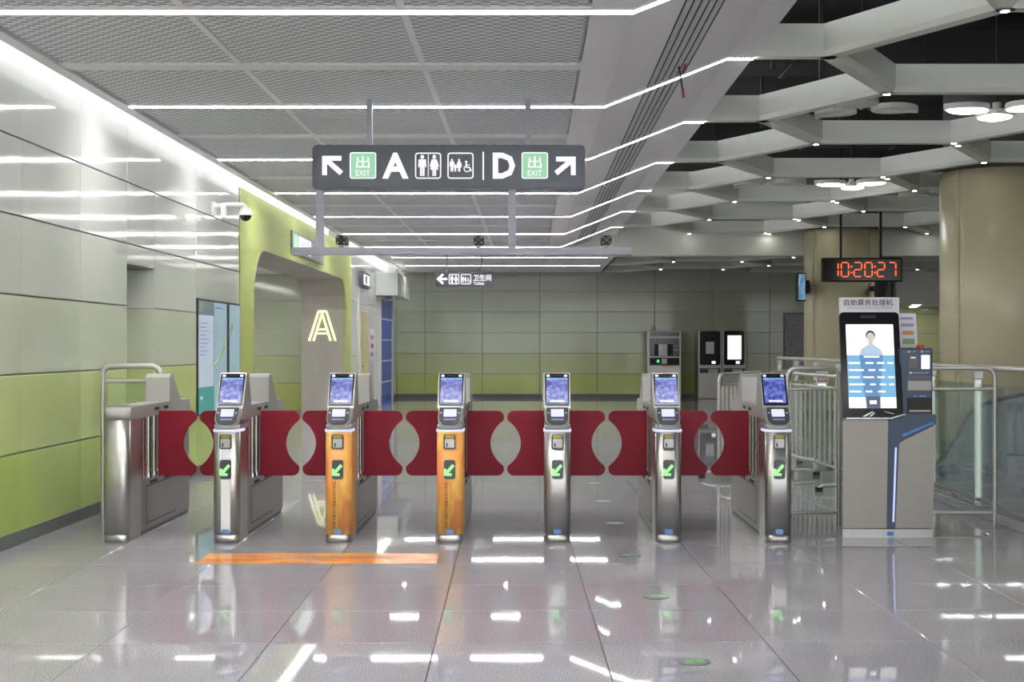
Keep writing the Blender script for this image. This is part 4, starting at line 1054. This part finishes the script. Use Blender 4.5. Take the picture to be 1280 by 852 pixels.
text('sign_text', '出口', 'sign_grey', t, lambda u, w: (WX+.0425, u, w), 22.2, 23.0, 3.0, 3.15, .01)
tag(t, 'long dark wall sign with lit white field above the green portal', 'sign')
# dome camera
t = empty('dome_camera', (WX, 16.2, 3.05))
B().box(WX, WX+.03, 16.12, 16.28, 2.98, 3.14, .005).build('wall_plate', 'white_print', t)
B().tube([(WX+.02, 16.2, 3.09), (WX+.18, 16.2, 3.11), (WX+.36, 16.2, 3.11), (WX+.385, 16.2, 3.09), (WX+.385, 16.2, 3.05)], .028).build('arm', 'white_print', t)
B().box(WX+.10, WX+.16, 16.16, 16.24, 2.95, 3.10, .01).build('junction_box', 'white_print', t)
B().cyl((WX+.385, 16.2, 3.07), (WX+.385, 16.2, 2.985), .06, 18, r2=.085).build('camera_housing', 'white_print', t)
B().sphere((WX+.385, 16.2, 2.985), .07, 16, 6, -1, 0).build('dome', 'black_gloss', t)
tag(t, 'white dome camera with black dome on an arm from the left wall', 'camera')
# door, small sign, white box and blue film beyond the portal
dr = B().box(WX-.02, WX+.03, 29.86, 31.55, 0, 2.35).build('door_1', 'frame_grey'); tag(dr, kind='structure')
dl_ = B().box(WX+.01, WX+.045, 30.0, 31.4, .02, 2.2).build('door_leaf', 'door_yellow', dr)
B().cyl((WX+.05, 30.15, 1.0), (WX+.09, 30.15, 1.0), .02).build('door_handle', 'chrome', dl_)
B().box(WX, WX+.04, 29.9, 31.5, 2.36, 2.72).build('door_header', 'frame_grey', dr)
left_panel(29.86, 31.55, 2.35, 3.8, 'white_enamel')
t = empty('door_sign', (WX, 30.7, 2.74))
B().box(WX, WX+.09, 30.0, 31.4, 2.74, 3.08).build('sign_box', 'sign_grey', t)
b = B(); b.box(WX+.09, WX+.096, 30.15, 31.2, 2.80, 3.02); b.build('sign_field', 'sign_white', t)
B().box(WX+.096, WX+.099, 30.4, 30.7, 2.83, 2.99).build('sign_mark', 'sign_grey', t)
tag(t, 'small lit sign box over the cream door beyond the green portal', 'sign')
t = empty('shutter_box', (-3.47, 35.2, 2.67))
B().box(WX, -3.21, 33.3, 37.1, 2.67, 3.22, .01).build('box_shell', 'white_enamel', t)
for d in (34.3, 35.3, 36.3): B().box(-3.212, -3.206, d, d+.02, 2.68, 3.21).build('seam', 'frame_grey', t)
tag(t, 'white box housing jutting from the left wall near the far corner', 'housing')
t = empty('blue_film_panel', (WX, 35, 0))
B().box(WX, WX+.06, 33.75, 36.5, .0, 2.60).build('blue_film', 'blue_film', t)
for z in (.52, 1.05, 1.58, 2.10): B().box(WX+.06, WX+.066, 33.75, 36.5, z, z+.035).build('tape', 'paper', t)
B().box(WX, WX+.09, 33.68, 33.75, 0, 2.64).build('side_frame', 'frame_grey', t); B().box(WX, WX+.09, 36.5, 36.57, 0, 2.64).build('side_frame', 'frame_grey', t)
tag(t, 'blue film with white tape stripes covering a doorway in the far left corner', 'covering')
t = empty('wall_poster', (WX, 32.4, 1))
B().box(WX, WX+.012, 32.0, 32.9, 1.05, 1.85).build('sheet', 'paper', t)
for z in (1.2, 1.4, 1.6): B().box(WX+.012, WX+.015, 32.1, 32.7, z, z+.1).build('print', 'ink_red' if z == 1.4 else 'ink_violet', t)
tag(t, 'pale poster with pink print between the cream door and blue film', 'poster')

# ------------------------------------------------------------------ floor markings
def fpt(x, y): D = F*H/(y-CY); return (px(x, D), D)
c4 = [fpt(243, 704.5), fpt(262, 691.5), fpt(549, 691.5), fpt(546, 704.5)]
t = empty('floor_banner', (c4[0][0]+1, c4[0][1]+.2, 0))
B().xy(c4, .0005, .0025).build('banner_sheet', 'orange_floor', t)
y_a, y_b = c4[0][1]+.19, c4[0][1]+.31
xa, xb = px(310, 9.35), px(500, 9.35)
text('banner_text', '来了就是深圳人 欢迎乘坐地铁 文明出行', 'ink_brown', t, lambda u, w: (u, w, .003), xa, xb, y_a, y_b)
text('banner_text', 'Welcome to the metro, please take care', 'ink_brown', t, lambda u, w: (u, w, .003), xa+.4, xb-.1, y_a-.07, y_a-.03)
tag(t, 'orange floor banner with brown lettering in front of the gates', 'floor banner')
discs = [((868, 827), 'nearest the camera'), ((820, 746), 'second from the camera'), ((788, 694), 'just in front of the gates'), ((768, 654), 'just past the gate line'), ((753.5, 626.5), 'second past the gate line'), ((742, 604), 'farthest away')]
for (x, y), lab in discs:
    X, D = fpt(x, y); t = empty('floor_marker', (X, D, 0)); r = .075
    B().xy([(X+r*math.cos(a), D+r*math.sin(a)) for a in [2*math.pi*i/24 for i in range(24)]], .0005, .003).build('disc', 'floor_disc', t)
    b = B()
    b.xy([(X-.045, D-.045), (X-.012, D-.045), (X-.012, D+.03), (X-.045, D+.03)], .003, .0038)
    b.xy([(X+.012, D-.03), (X+.048, D-.03), (X+.048, D+.045), (X+.012, D+.045)], .003, .0038)
    b.xy([(X-.012, D+.0), (X+.012, D+.0), (X+.012, D+.05), (X-.012, D+.05)], .003, .0038)
    b.build('green_mark', 'floor_disc_green', t)
    tag(t, 'round green exit marker in the floor, ' + lab, 'floor marker', 'round floor markers')
# loose cable ends hanging from the air slots
t = empty('loose_cable', (1.22, 11.6, 3.55))
B().tube([(px(848, 11.2), 11.2, 3.74), (px(850, 11.2), 11.2, pz(90, 11.2)), (px(853, 11.2), 11.2, pz(112, 11.2))], .008, 6).build('black_lead', 'black_matte', t)
B().tube([(px(853, 11.2), 11.2, pz(110, 11.2)), (px(854.5, 11.2), 11.2, pz(122, 11.2))], .013, 6).build('red_end', 'red_wire', t)
B().tube([(px(859, 11.2), 11.2, 3.82), (px(858, 11.2), 11.2, pz(78, 11.2)), (px(853, 11.2), 11.2, pz(92, 11.2))], .010, 6).build('red_lead', 'red_wire', t)
tag(t, 'loose red and black cable ends hanging from the ceiling air slots', 'cable')
